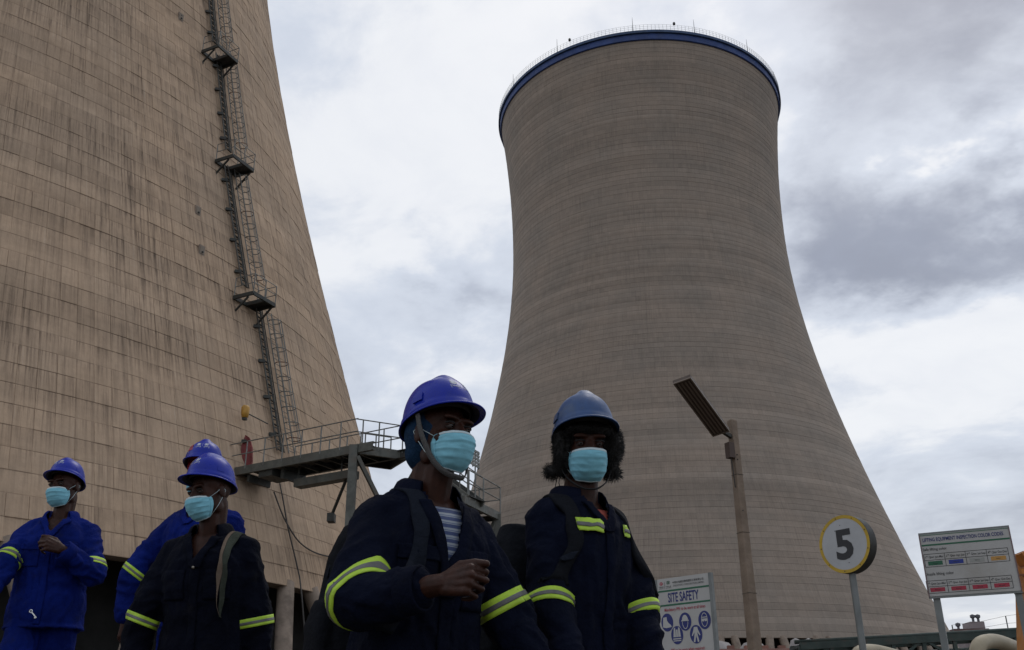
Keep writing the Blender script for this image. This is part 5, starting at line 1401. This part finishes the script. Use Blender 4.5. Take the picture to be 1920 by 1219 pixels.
def backpack(owner, label, size=(.30, .19, .46), c=(0, -.245, 1.16), m_=None, z_top=True):
    m_ = m_ or pack_m; h = owner; s = h.s; w, d, hh = size; cx, cy, cz = c
    root = thing('backpack', h.T(c), label, 'backpack')
    mb_ = MB(); secs = []
    for i in range(9):
        t = i / 8; k = 1 - (abs(2 * t - 1)) ** 4; secs.append((cz + hh * (t - .5), w / 2 * (.80 + .20 * k) * (1 - .12 * t), d / 2 * (.62 + .38 * k) * (1.1 - .25 * t), cy - .02 * (1 - t), .6))
    loft(mb_, secs, h.T)
    loft(mb_, [(cz - hh * .42, w * .34, .05, cy - d * .42, .6), (cz - hh * .3, w * .36, .065, cy - d * .45, .6), (cz - .0 * hh, w * .34, .055, cy - d * .42, .6), (cz + .05 * hh, w * .28, .03, cy - d * .38, .6)], h.T)
    for sg in (-1, 1): loft(mb_, [(cz - hh * .42, .03, .05, cy, .7), (cz - hh * .1, .035, .055, cy, .7), (cz + .02 * hh, .02, .04, cy, .7)], lambda p, sg=sg: h.T(p + Vector((sg * w * .5, 0, 0))))
    me = remesh(mb_, .008, 5); V = mverts(me); N = mnorms(me)
    for i in range(len(V)):
        p = Vector(V[i]); V[i] += N[i] * (noise.noise(p * 9) * .010 + (1 - abs(noise.noise(p * 14 + Vector((3, 1, 0)))) * 2) * .003)
    setverts(me, V); me.materials.append(m_); me.shade_smooth(); link('bag', me, root)
    MB().tube([h.T((-.04, cy + .02, cz + hh * .47)), h.T((-.025, cy + .02, cz + hh * .47 + .05)), h.T((.025, cy + .02, cz + hh * .47 + .05)), h.T((.04, cy + .02, cz + hh * .47))], .007 * s, 8).build('handle', strap_m, root, True)
    MB().tube([h.T((math.cos(a) * w * .47, cy - d * .1 + .0, cz + hh * .12 + math.sin(a) * hh * .36)) for a in np.linspace(.1, math.pi - .1, 16)], .004, 6).build('zip', strap_m, root)
    return root


def pack_straps(h, root, m_, w=.055, sides=(1, -1), low=1.05, x=.115, th=.009):
    x0 = x
    for sg in sides:
        x = x0 + (.022 if sg < 0 else 0)
        pts = [(sg * (x + .055), .10, low), (sg * (x + .035), .17, low + .10), (sg * (x + .01), .18, 1.25), (sg * (x - .01), .14, 1.35), (sg * (x - .025), .06, 1.42), (sg * (x - .03), -.03, 1.44), (sg * (x - .03), -.12, 1.39), (sg * (x - .01), -.16, 1.30)]
        o = h.ribbon('shoulder_strap', pts, w, m_, off=.010, th=th, n=44, side=Vector((1, 0, 0)), smooth_=4)
        o.parent = root; o.matrix_parent_inverse = wm(root).inverted()
        if sg < 0: continue
        e = h.ribbon('strap_buckle', [(sg * (x + .028), .17, low + .12), (sg * (x + .034), .16, low + .10)], w * .8, strap_m, off=.022, th=.005, n=4)
        e.parent = root; e.matrix_parent_inverse = wm(root).inverted()


def std_legs(h, step=0.12, swap=1):
    out = {}
    for sg in (-1, 1):
        f = step * sg * swap; hip = h.T((.085 * sg, 0, .88)); ank = Vector(h.T((.10 * sg, f * 1.2, .09))); ank.z = groundz(ank.x, ank.y) + .085 * h.s
        kn = hip.lerp(ank, .5) + (h.R @ Vector((0, .05 * h.s, 0)))
        out[sg] = (hip, kn, ank)
    return out


def boots(h, legs):
    bm_ = mat('boot_leather', (0.02, 0.014, 0.011), .55, 0, .3, 12, .2, 60)
    for sg in (-1, 1):
        a = legs[sg][2]; mb_ = MB(); F = h.R @ Vector((0, 1, 0)); g = groundz(a.x, a.y)
        capsule(mb_, a + Vector((0, 0, .08)), a + Vector((0, 0, -.02)), .052, .052); capsule(mb_, Vector((a.x, a.y, g + .05)) - F * .03, Vector((a.x, a.y, g + .045)) + F * .15, .048, .044)
        me = remesh(mb_, .008, 3); V = mverts(me); V[:, 2] = np.maximum(V[:, 2], g + .012); setverts(me, V); me.materials.append(bm_); me.shade_smooth(); link('boot', me, h.root)


def shirt(h, m_, grow=-.012, ztop=1.43):
    secs = [(z, hx + grow, hy + grow, yo, pw) for z, hx, hy, yo, pw in CL if .99 < z < ztop - .01]
    last = secs[-1]; secs.append((ztop, last[1] * .80, last[2] * .9, last[3], .95))
    n = 48; vs, uv = [], []
    for (z, hx, hy, yo, pw) in secs:
        for k in range(n + 1):
            a = 2 * math.pi * k / n; c, s_ = math.cos(a), math.sin(a); zz = z
            if z == secs[-1][0]: zz = z - .035 * max(0, s_) ** 2
            p = Vector((hx * math.copysign(abs(c) ** pw, c), yo + hy * math.copysign(abs(s_) ** pw, s_), zz)); p.y += .004 * noise.noise(p * 14)
            vs.append(h.T(p)); uv.append((k / n, zz + .003 * noise.noise(Vector((k * .5, zz * 10, 2)))))
    m = len(secs); fs = [(i * (n + 1) + k, i * (n + 1) + k + 1, (i + 1) * (n + 1) + k + 1, (i + 1) * (n + 1) + k) for i in range(m - 1) for k in range(n)]
    me = bpy.data.meshes.new('shirt'); me.from_pydata(vs, [], fs); uvl = me.uv_layers.new(name='UVMap'); idx = np.empty(len(me.loops), np.int32); me.loops.foreach_get('vertex_index', idx)
    uvl.data.foreach_set('uv', np.array(uv, np.float32)[idx].ravel()); me.materials.append(m_); me.shade_smooth(); link('undershirt', me, h.root)


def striped():
    m_ = bpy.data.materials.new('shirt_striped'); m_.use_nodes = True; w = NT(m_.node_tree); w.N.clear()
    s_ = w.n('ShaderNodeSeparateXYZ', {0: w.n('ShaderNodeUVMap').outputs[0]}); v = w.m('FRACT', w.m('MULTIPLY', s_.outputs[1], 46.0))
    a = w.m('GREATER_THAN', v, .72); b = w.m('MULTIPLY', w.m('GREATER_THAN', v, .50), w.m('LESS_THAN', v, .60))
    col = w.mix(w.m('MAXIMUM', a, b), (.045, .065, .15), (.26, .29, .33)); col = w.mix(w.m('MULTIPLY', w.m('GREATER_THAN', v, .60), w.m('LESS_THAN', v, .72)), col, (.10, .13, .22))
    b_ = w.n('ShaderNodeBump', {'Height': w.noise(w.n('ShaderNodeTexCoord').outputs['Object'], 40, 4, .6), 'Strength': .3, 'Distance': .01})
    w.n('ShaderNodeOutputMaterial', {0: w.n('ShaderNodeBsdfPrincipled', {'Base Color': col, 'Roughness': .9, 'Normal': b_.outputs[0]})}); return m_


DOWN = lambda h: -Vector((0, 0, 1))
FIST = [(62, 75, 45), (66, 80, 45), (70, 82, 45), (74, 82, 45)]
LOOSE = [(25, 35, 20), (30, 38, 22), (34, 40, 24), (38, 42, 24)]


def hanging_hand(h, arms, sg):
    a = arms[sg]; d = (a[2] - a[1]).normalized(); return (a[2] + d * .0, d, h.R @ Vector((sg * 1.0, .3, 0)), LOOSE, (-1 if sg > 0 else 1))


# ================= man with the striped shirt
def man_a():
    h = Human('tallest man in navy coverall and shiny blue helmet, striped shirt showing, fist before his belly', (825, 819), 3.05, 38, 45, -1, -2, lean=7, neck_fwd=.035)
    h.gaze = -.002; h.cuffgap = .085
    sh = {1: h.T((.162, -.01, 1.325)), -1: h.T((-.162, -.01, 1.325))}
    e1 = h.joint(sh[1], (668, 1128), .285); w1 = h.joint(e1, (826, 1096), .265, True)
    e2 = h.joint(sh[-1], (968, 1190), .29, True); w2 = h.joint(e2, (1032, 1300), .25, True)
    arms = {1: (sh[1], e1, w1), -1: (sh[-1], e2, w2)}; legs = std_legs(h, .16)
    fd = (w1 - e1).normalized()
    hands = {1: (w1, (fd + Vector((.22, -.05, -.03))).normalized(), Vector((-.15, -1, .25)), [(58, 68, 40), (66, 80, 45), (72, 82, 45), (78, 82, 45)], 1, True), -1: hanging_hand(h, arms, -1)}
    h.build_body(arms, hands, legs, .0031); shirt(h, striped(), ztop=1.40)
    h.coverall(arms, legs, navy, zv=1.14, wv=.056, rad=(.082, .078, .060), vox=.0080)
    h.collar(navy, 44); h.lapels(navy, w=.060)
    h.band(arms[1][0].lerp(arms[1][1], .72), arms[1][1].lerp(arms[1][2], .34), .26, .60, rmax=.2, lim=2.4); h.band(arms[-1][0], arms[-1][1], .70, .87)
    h.cuff(arms[1][1], arms[1][1].lerp(arms[1][2], .82), navy, .054); h.cuff(arms[-1][1], arms[-1][2], navy, .052)
    h.patch('placket', -.022, .018, .82, 1.165, navy, .006, .004, 4, 30)
    h.patch('chest_pocket', .045, .155, 1.10, 1.25, navy, .005, .003); h.patch('pocket_flap', .042, .158, 1.225, 1.265, navy, .010, .003)
    h.patch('chest_pocket', -.155, -.045, 1.10, 1.25, navy, .005, .003); h.patch('pocket_flap', -.158, -.042, 1.225, 1.265, navy, .010, .003)
    beanie = cloth('beanie_blue', (.010, .028, .060), .2)
    mb_ = MB(); ellip(mb_, (0, -.034, .012), (.086, .092, .108), h.H, 24, 18); ellip(mb_, (0, -.055, -.045), (.074, .062, .065), h.H, 20, 14)
    me = remesh(mb_, .006, 4); me.materials.append(beanie); me.shade_smooth(); link('knit_cap', me, h.root)
    h.helmet(hel_blue, off=(0, -.008, .020), tilt=7, scale=.94, strap=([(.098, .008, .045), (.094, .018, .0), (.086, .034, -.045), (.068, .052, -.095), (.040, .075, -.130), (0, .090, -.142), (-.040, .075, -.130), (-.068, .052, -.095), (-.086, .034, -.045), (-.094, .018, 0), (-.098, .008, .045)], .017, webb))
    h.mask(); boots(h, legs)
    bp = backpack(h, 'dark backpack worn by the man with the striped shirt', (.33, .22, .48), (0, -.27, 1.10)); pack_straps(h, bp, strap_m, .055, sides=(1,), low=1.02, x=.112, th=.008)
    return h


# ================= person with the fur-lined hat
def man_b():
    h = Human('person in navy coverall wearing a faded blue helmet over a shaggy black hat', (1096, 843), 3.52, 38, 9, -8, 0, lean=3, neck_fwd=.03)
    sh = {1: h.T((.150, -.01, 1.32)), -1: h.T((-.156, -.01, 1.32))}
    e1 = h.joint(sh[1], (1032, 1132), .28, True); w1 = h.joint(e1, (1075, 1262), .25)
    e2 = h.joint(sh[-1], (1202, 1144), .28, True); w2 = h.joint(e2, (1226, 1275), .25)
    arms = {1: (sh[1], e1, w1), -1: (sh[-1], e2, w2)}; legs = std_legs(h, .15, -1)
    hands = {1: hanging_hand(h, arms, 1), -1: hanging_hand(h, arms, -1)}
    h.build_body(arms, hands, legs, .0050); shirt(h, cloth('shirt_pink', (.34, .085, .065), .2), ztop=1.41)
    h.coverall(arms, legs, navy, zv=1.31, wv=.046, rad=(.070, .067, .058))
    h.collar(navy, 34); h.lapels(navy, w=.045)
    h.band(arms[1][0], arms[1][1], .92, 1.07); h.band(arms[-1][0], arms[-1][1], .96, 1.10, lim=1.12)
    for sg in (-1, 1):
        x0, x1 = (.030, .118) if sg > 0 else (-.108, -.074)
        t_ = h.patch('reflective_tape', x0, x1, 1.292, 1.334, hivis, .013, .002, 10, 6); h.patch('silver_stripe', x0, x1, 1.306, 1.319, silver, .015, .001, 10, 3, parent=t_)
    h.patch('placket', -.020, .016, .82, 1.32, navy, .006, .004, 4, 36)
    h.helmet(hel_old, off=(0, -.006, .026), tilt=12, decals=False, strap=([(.10, -.01, .02), (.096, .008, -.04), (.075, .04, -.10), (.035, .075, -.138), (0, .082, -.146), (-.035, .075, -.138), (-.075, .045, -.10), (-.092, .02, -.03), (-.098, .0, .03)], .007, harness))
    # shaggy hat: a soft cap with ear flaps, and the pile as many small tufts
    mb_ = MB(); F_ = h.H
    ellip(mb_, (0, -.03, .030), (.090, .098, .090), F_, 24, 18)
    for sg in (-1, 1):
        ellip(mb_, (sg * .090, .018, .005), (.020, .038, .075), F_); ellip(mb_, (sg * .088, .004, -.058), (.020, .030, .036), F_); ellip(mb_, (sg * (.112 if sg > 0 else .096), -.004, -.080), (.030, .026, .020), F_)
    ellip(mb_, (-.098, .022, .012), (.026, .040, .062), F_); ellip(mb_, (0, .078, .062), (.078, .022, .018), F_); ellip(mb_, (0, -.08, -.03), (.082, .04, .075), F_)
    me = remesh(mb_, .006, 3); fur = mat('fur_black', (0.011, 0.010, 0.009), .8); me.materials.append(fur); me.shade_smooth(); hat = link('furry_hat', me, h.root)
    V = mverts(me); N = mnorms(me); rr = random.Random(3); tv, tf = [], []
    hcn = np.array(h.hc); idx = [i for i in range(len(V))]
    for _ in range(15000):
        i = rr.choice(idx); p = Vector(V[i]); n_ = Vector(N[i]); q = h.RH.transposed() @ (p - h.hc)
        if q.z > .085 or (q.y < -.06 and q.z > 0): continue
        L_ = rr.uniform(.009, .024); dr = (n_ + Vector((rr.uniform(-.7, .7), rr.uniform(-.7, .7), rr.uniform(-1.0, .5)))).normalized(); sd_ = dr.orthogonal().normalized() * .0011
        o = len(tv); tv += [p - sd_, p + sd_, p + dr * L_ * .6 + sd_ * .6, p + dr * L_ + Vector((0, 0, -.003))]; tf += [(o, o + 1, o + 2), (o, o + 2, o + 3)]
    tag(MB().add(tv, tf).build('pile', fur, hat), kind='stuff')
    h.mask(pleat=.7); boots(h, legs)
    for k in range(2):
        a_ = h.H((.088 + .01 * k, -.002, -.10)); MB().tube([a_, a_ + Vector((-.004, 0, -.02)), a_ + Vector((.003 - .012 * k, .0, -.045)), a_ + Vector((.008 - .02 * k, 0, -.06))], .0016, 5).build('hat_string', harness, h.root)
    bp = backpack(h, 'black backpack worn by the person in the shaggy hat', (.34, .21, .50), (0, -.26, 1.11)); pack_straps(h, bp, pack_m, .062, low=1.10, x=.150, th=.012)
    return h


# ================= middle man, dark, looking down to the left
def man_c():
    h = Human('man in very dark coverall with olive shoulder strap, masked face turned down to the left', (394, 926), 4.45, -6, -36, -14, 3, lean=6, neck_fwd=.04)
    sh = {1: h.T((.170, -.01, 1.335)), -1: h.T((-.170, -.01, 1.335))}
    e1 = h.joint(sh[1], (268, 1160), .30, False); w1 = h.joint(e1, (246, 1262), .25)
    e2 = h.joint(sh[-1], (476, 1162), .30, False); w2 = h.joint(e2, (488, 1275), .25)
    arms = {1: (sh[1], e1, w1), -1: (sh[-1], e2, w2)}; legs = std_legs(h, .13)
    hands = {1: hanging_hand(h, arms, 1), -1: hanging_hand(h, arms, -1)}
    h.build_body(arms, hands, legs, .005)
    h.coverall(arms, legs, navy2, zv=1.27, wv=.060, rad=(.078, .077, .066), vox=.009)
    h.collar(navy2, 40); h.lapels(navy2, w=.05)
    h.band(arms[1][0], arms[1][1], .99, 1.12); h.band(arms[-1][0], arms[-1][1], .99, 1.12)
    h.patch('placket', -.020, .018, .82, 1.265, navy2, .006, .004, 4, 30)
    h.patch('chest_pocket', -.15, -.045, 1.12, 1.25, navy2, .005, .003); h.patch('chest_pocket', .045, .15, 1.12, 1.25, navy2, .005, .003)
    MB().tube([h.front(0.0, 1.262, .012), h.front(0.0, 1.256, .016)], .006, 10).build('button', mat('button_brass', (.25, .22, .18), .4, .5), h.root)
    h.helmet(hel_blue, off=(0, -.010, .020), tilt=15, scale=.91)
    h.mask(); boots(h, legs)
    bg = thing('shoulder_bag', h.T((-.2, -.22, 1.05)), 'worn bag behind the dark coverall man, hung on an olive and tan strap', 'bag')
    ol = cloth('strap_olive', (.040, .046, .036), .25); tan = cloth('strap_tan', (.14, .105, .08), .2)
    for (m_, x, w, of) in ((ol, -.150, .038, .010), (tan, -.122, .018, .009)):
        pts = [(x, .17, 1.02), (x, .18, 1.20), (x + .004, .15, 1.32), (x + .010, .07, 1.40), (x + .012, -.03, 1.42), (x, -.13, 1.36)]
        o = h.ribbon('strap', pts, lambda t, w=w: w * (.45 + min(1, t * 3) * .55), m_, off=of, th=.006, n=36, smooth_=4); o.parent = bg; o.matrix_parent_inverse = wm(bg).inverted()
    mb_ = MB(); loft(mb_, [(.90, .10, .05, -.24, .6), (1.0, .13, .08, -.24, .6), (1.2, .13, .08, -.235, .6), (1.33, .10, .05, -.22, .6)], h.T); me = remesh(mb_, .01, 4); me.materials.append(ol); me.shade_smooth(); link('bag', me, bg)


# ================= man in royal blue, mostly hidden
def man_d():
    h = Human('man in bright blue coverall half hidden behind another, red cloth under his helmet', (379, 891), 5.9, -14, 6, -6, -2, lean=4, neck_fwd=.03)
    sh = {1: h.T((.170, -.01, 1.33)), -1: h.T((-.170, -.01, 1.33))}
    e1 = h.joint(sh[1], (252, 1076), .30, False); w1 = h.joint(e1, (232, 1175), .25)
    e2 = h.joint(sh[-1], (432, 1110), .30, False); w2 = h.joint(e2, (430, 1215), .25)
    arms = {1: (sh[1], e1, w1), -1: (sh[-1], e2, w2)}; legs = std_legs(h, .13, -1)
    hands = {1: hanging_hand(h, arms, 1), -1: hanging_hand(h, arms, -1)}
    h.build_body(arms, hands, legs, .006)
    h.coverall(arms, legs, royal, zv=1.33, wv=.05, rad=(.082, .078, .066), vox=.010)
    h.collar(royal, 36); h.lapels(royal, w=.045)
    h.band(arms[1][0], arms[1][1], .94, 1.06); h.band(arms[-1][0], arms[-1][1], .94, 1.06)
    redc = cloth('head_cloth_red', (.20, .012, .018), .25)
    mb_ = MB(); ellip(mb_, (0, -.022, .045), (.088, .106, .088), h.H, 24, 18); me = remesh(mb_, .007, 3); me.materials.append(redc); me.shade_smooth(); link('head_cloth', me, h.root)
    h.helmet(hel_blue, off=(0, -.004, .026), tilt=8, scale=.92, band_col=redc)
    sh_ = MB().grid(lambda u, v: h.HT((.058 + .030 * u * (1 - .3 * v), .098 - .030 * u - .016 * v, .040 + .038 * v)) , 6, 6, .002).build('red_smear', mat('paint_red_faded', (.26, .02, .05), .6, 0, .4, 60), h.root, True)
    h.mask(); boots(h, legs)


# ================= far left man
def man_e():
    h = Human('man in two-piece bright blue work suit at the far left, hand raised to his chest', (122, 915), 6.3, 8, -14, -6, 5, lean=2, neck_fwd=.02)
    sh = {1: h.T((.170, -.01, 1.335)), -1: h.T((-.170, -.01, 1.335))}
    e1 = h.joint(sh[1], (6, 1060), .29, True); w1 = h.joint(e1, (-30, 1130), .25)
    e2 = h.joint(sh[-1], (174, 1076), .28, True); w2 = h.joint(e2, (116, 1030), .24)
    arms = {1: (sh[1], e1, w1), -1: (sh[-1], e2, w2)}; legs = std_legs(h, .15, 1)
    hands = {1: hanging_hand(h, arms, 1), -1: (w2, ((w2 - e2).normalized() + Vector((-.5, -.05, -.15))).normalized(), Vector((.1, -1, .35)), [(45, 60, 35), (50, 62, 38), (55, 66, 40), (60, 68, 40)], -1, True)}
    h.build_body(arms, hands, legs, .005)
    h.coverall(arms, legs, royal, zv=1.30, wv=.060, rad=(.074, .070, .060), vox=.010, two_piece=True, flare=.028)
    h.collar(royal, 42); h.lapels(royal, w=.05)
    h.band(arms[1][0], arms[1][1], .76, .92); h.band(arms[-1][0], arms[-1][1], .76, .92)
    h.cuff(arms[-1][1], arms[-1][2], royal, .054)
    h.patch('placket', -.020, .018, .80, 1.29, royal, .006, .004, 4, 30)
    for sg in (-1, 1):
        x0, x1 = sorted((sg * .045, sg * .15)); h.patch('chest_pocket', x0, x1, 1.12, 1.24, royal, .005, .003); h.patch('pocket_flap', x0 - .003, x1 + .003, 1.215, 1.255, royal, .010, .003)
    h.helmet(hel_blue, off=(0, -.010, .018), tilt=14, scale=.88); h.mask(); boots(h, legs)
    k0 = at(58, 1146, 5.95); k1 = at(67, 1157, 5.95); km = mat('key_steel', (.75, .75, .72), .3, .3)
    kk = thing('key', k0, 'small pale key hanging at the waist of the far left man', 'key'); d_ = (k1 - k0).normalized(); n_ = Vector((0, -1, 0)); sx_ = d_.cross(n_)
    MB().tube([k0 + (d_ * math.cos(a) + sx_ * math.sin(a)) * .008 for a in np.linspace(0, 2 * math.pi, 14)[:-1]], .0030, 6, closed=True).build('bow', km, kk); MB().beam(k0 + d_ * .010, k1 + d_ * .006, .006, .004, n_).build('blade', km, kk)
    MB().box(k1 + sx_ * .005, (.008, .004, .008)).build('bit', km, kk)


for f_ in (man_a, man_b, man_c, man_d, man_e): f_()
